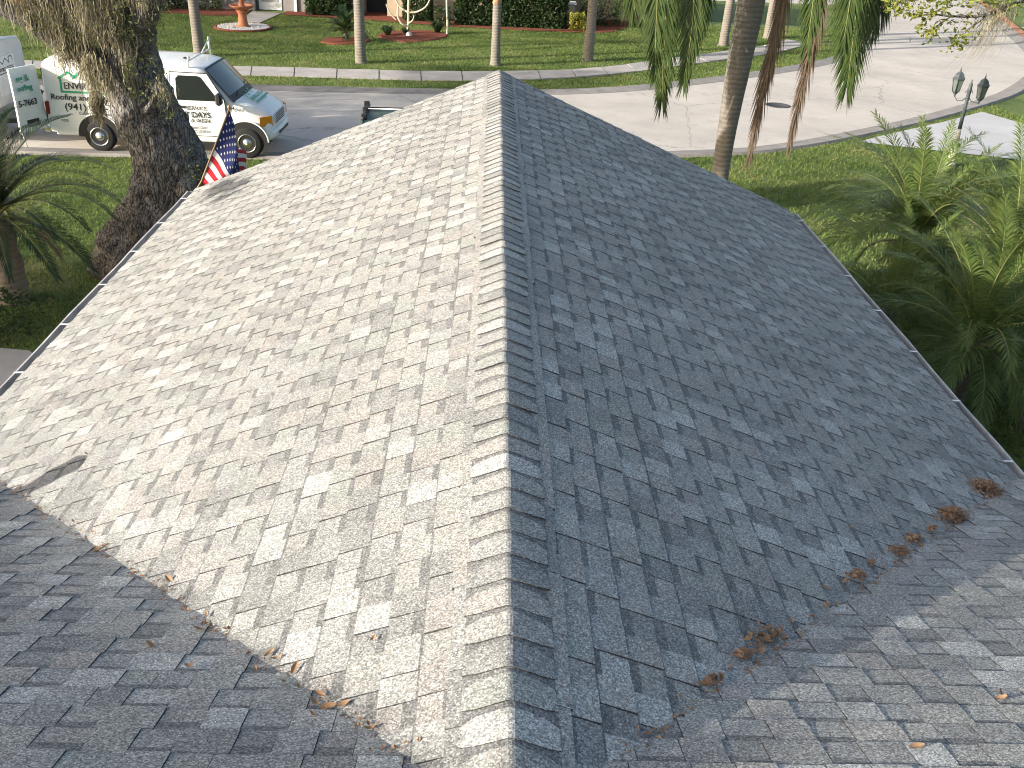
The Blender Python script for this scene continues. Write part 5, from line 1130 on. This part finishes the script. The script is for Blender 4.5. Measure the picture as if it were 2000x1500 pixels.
fbox('wall', -22, -11.25, 48.3, 52, 0, 2.6, M['house_grey']); fbox('wall', -9.95, -6.15, 48.45, 52, 0, 2.6, M['house_grey']); fbox('wall', -11.25, -9.95, 48.75, 52, 0, 2.6, M['house_grey'])
fbox('garage_shade_box', -6.15, -5.05, 49.4, 52, 0, 2.6, M['interior_shade']); fbox('wall', -5.05, 2.9, 48.2, 52, 0, 2.6, M['house_beige']); fbox('wall', 2.9, 8, 50.2, 54, 0, 2.6, M['house_beige'])  # garage box is solid, its dark colour stands for unlit depth
dr_ = fbox('door', -11.12, -10.05, 48.6, 48.72, .03, 2.15, M['door_white']); fbox('screen', -10.98, -10.19, 48.58, 48.597, .38, 2.02, M['screen'], dr_)
fbox('downpipe', -9.42, -9.30, 48.36, 48.44, 0, 2.6, M['door_white'])
mb = MB(); mb.add([(-18.6, -2.3, 2.55), (13, -2.3, 2.55), (13, 6, 2.55), (-18.6, 6, 2.55), (-15, 2, 4.3), (9, 2, 4.3)], [(0, 1, 5, 4), (1, 2, 5), (2, 3, 4, 5), (3, 0, 4), (3, 2, 1, 0)]); mb.build('roof', M['far_roof'], fh)
pr_ = thing('pillar', 'low beige stucco pillar with pale cap at the hedge end', 'pillar', (3.45, 48.0, 0))
mb = MB(); mb.box((0, 0, .45), (.58, .5, .94)); mb.build('shaft', M['house_beige'], pr_); mb = MB(); mb.box((0, 0, .97), (.72, .62, .12), bev=.03); mb.build('cap', M['fascia'], pr_)
fo = thing('fountain', 'terracotta birdbath fountain in a ring of white pebbles across the road', 'fountain', (-10.55, 42.9, 0))
mb = MB(); mb.lathe([(.30, 0), (.28, .10), (.20, .16), (.17, .45), (.19, .62), (.26, .70), (.20, .74)], n=20); mb.build('pedestal', M['terracotta'], fo)
mb = MB(); mb.lathe([(.18, .72), (.40, .80), (.50, .88), (.51, .92), (.47, .92), (.40, .86), (.15, .82), (.11, .95), (.10, 1.15), (.2, 1.25), (.27, 1.33), (.22, 1.33), (.02, 1.3)], n=24); mb.build('basin', M['terracotta'], fo)
mb = MB(); mb.lathe([(1.18, 0), (1.2, .07), (1.12, .09), (1.06, .05)], n=40); mb.build('brick_ring', M['mulch'], fo)
n = 1500; a = rng.random(n) * 6.283; rr = np.sqrt(rng.random(n)) * 1.06; P = np.stack([rr * np.cos(a), rr * np.sin(a), rng.uniform(.03, .08, n)], 1)
b6 = np.array([(1, 0, 0), (-1, 0, 0), (0, 1, 0), (0, -1, 0), (0, 0, .7), (0, 0, -.7)]); V = (P[:, None, :] + b6[None] * rng.uniform(.03, .055, (n, 1, 1))).reshape(-1, 3)
t8 = np.array([(0, 2, 4), (2, 1, 4), (1, 3, 4), (3, 0, 4), (2, 0, 5), (1, 2, 5), (3, 1, 5), (0, 3, 5)]); F_ = (np.arange(n)[:, None, None] * 6 + t8[None]).reshape(-1, 3)
tag(link('pebbles', np_mesh('pebbles', V, F_, [M['pebble']]), fo), kind='stuff')
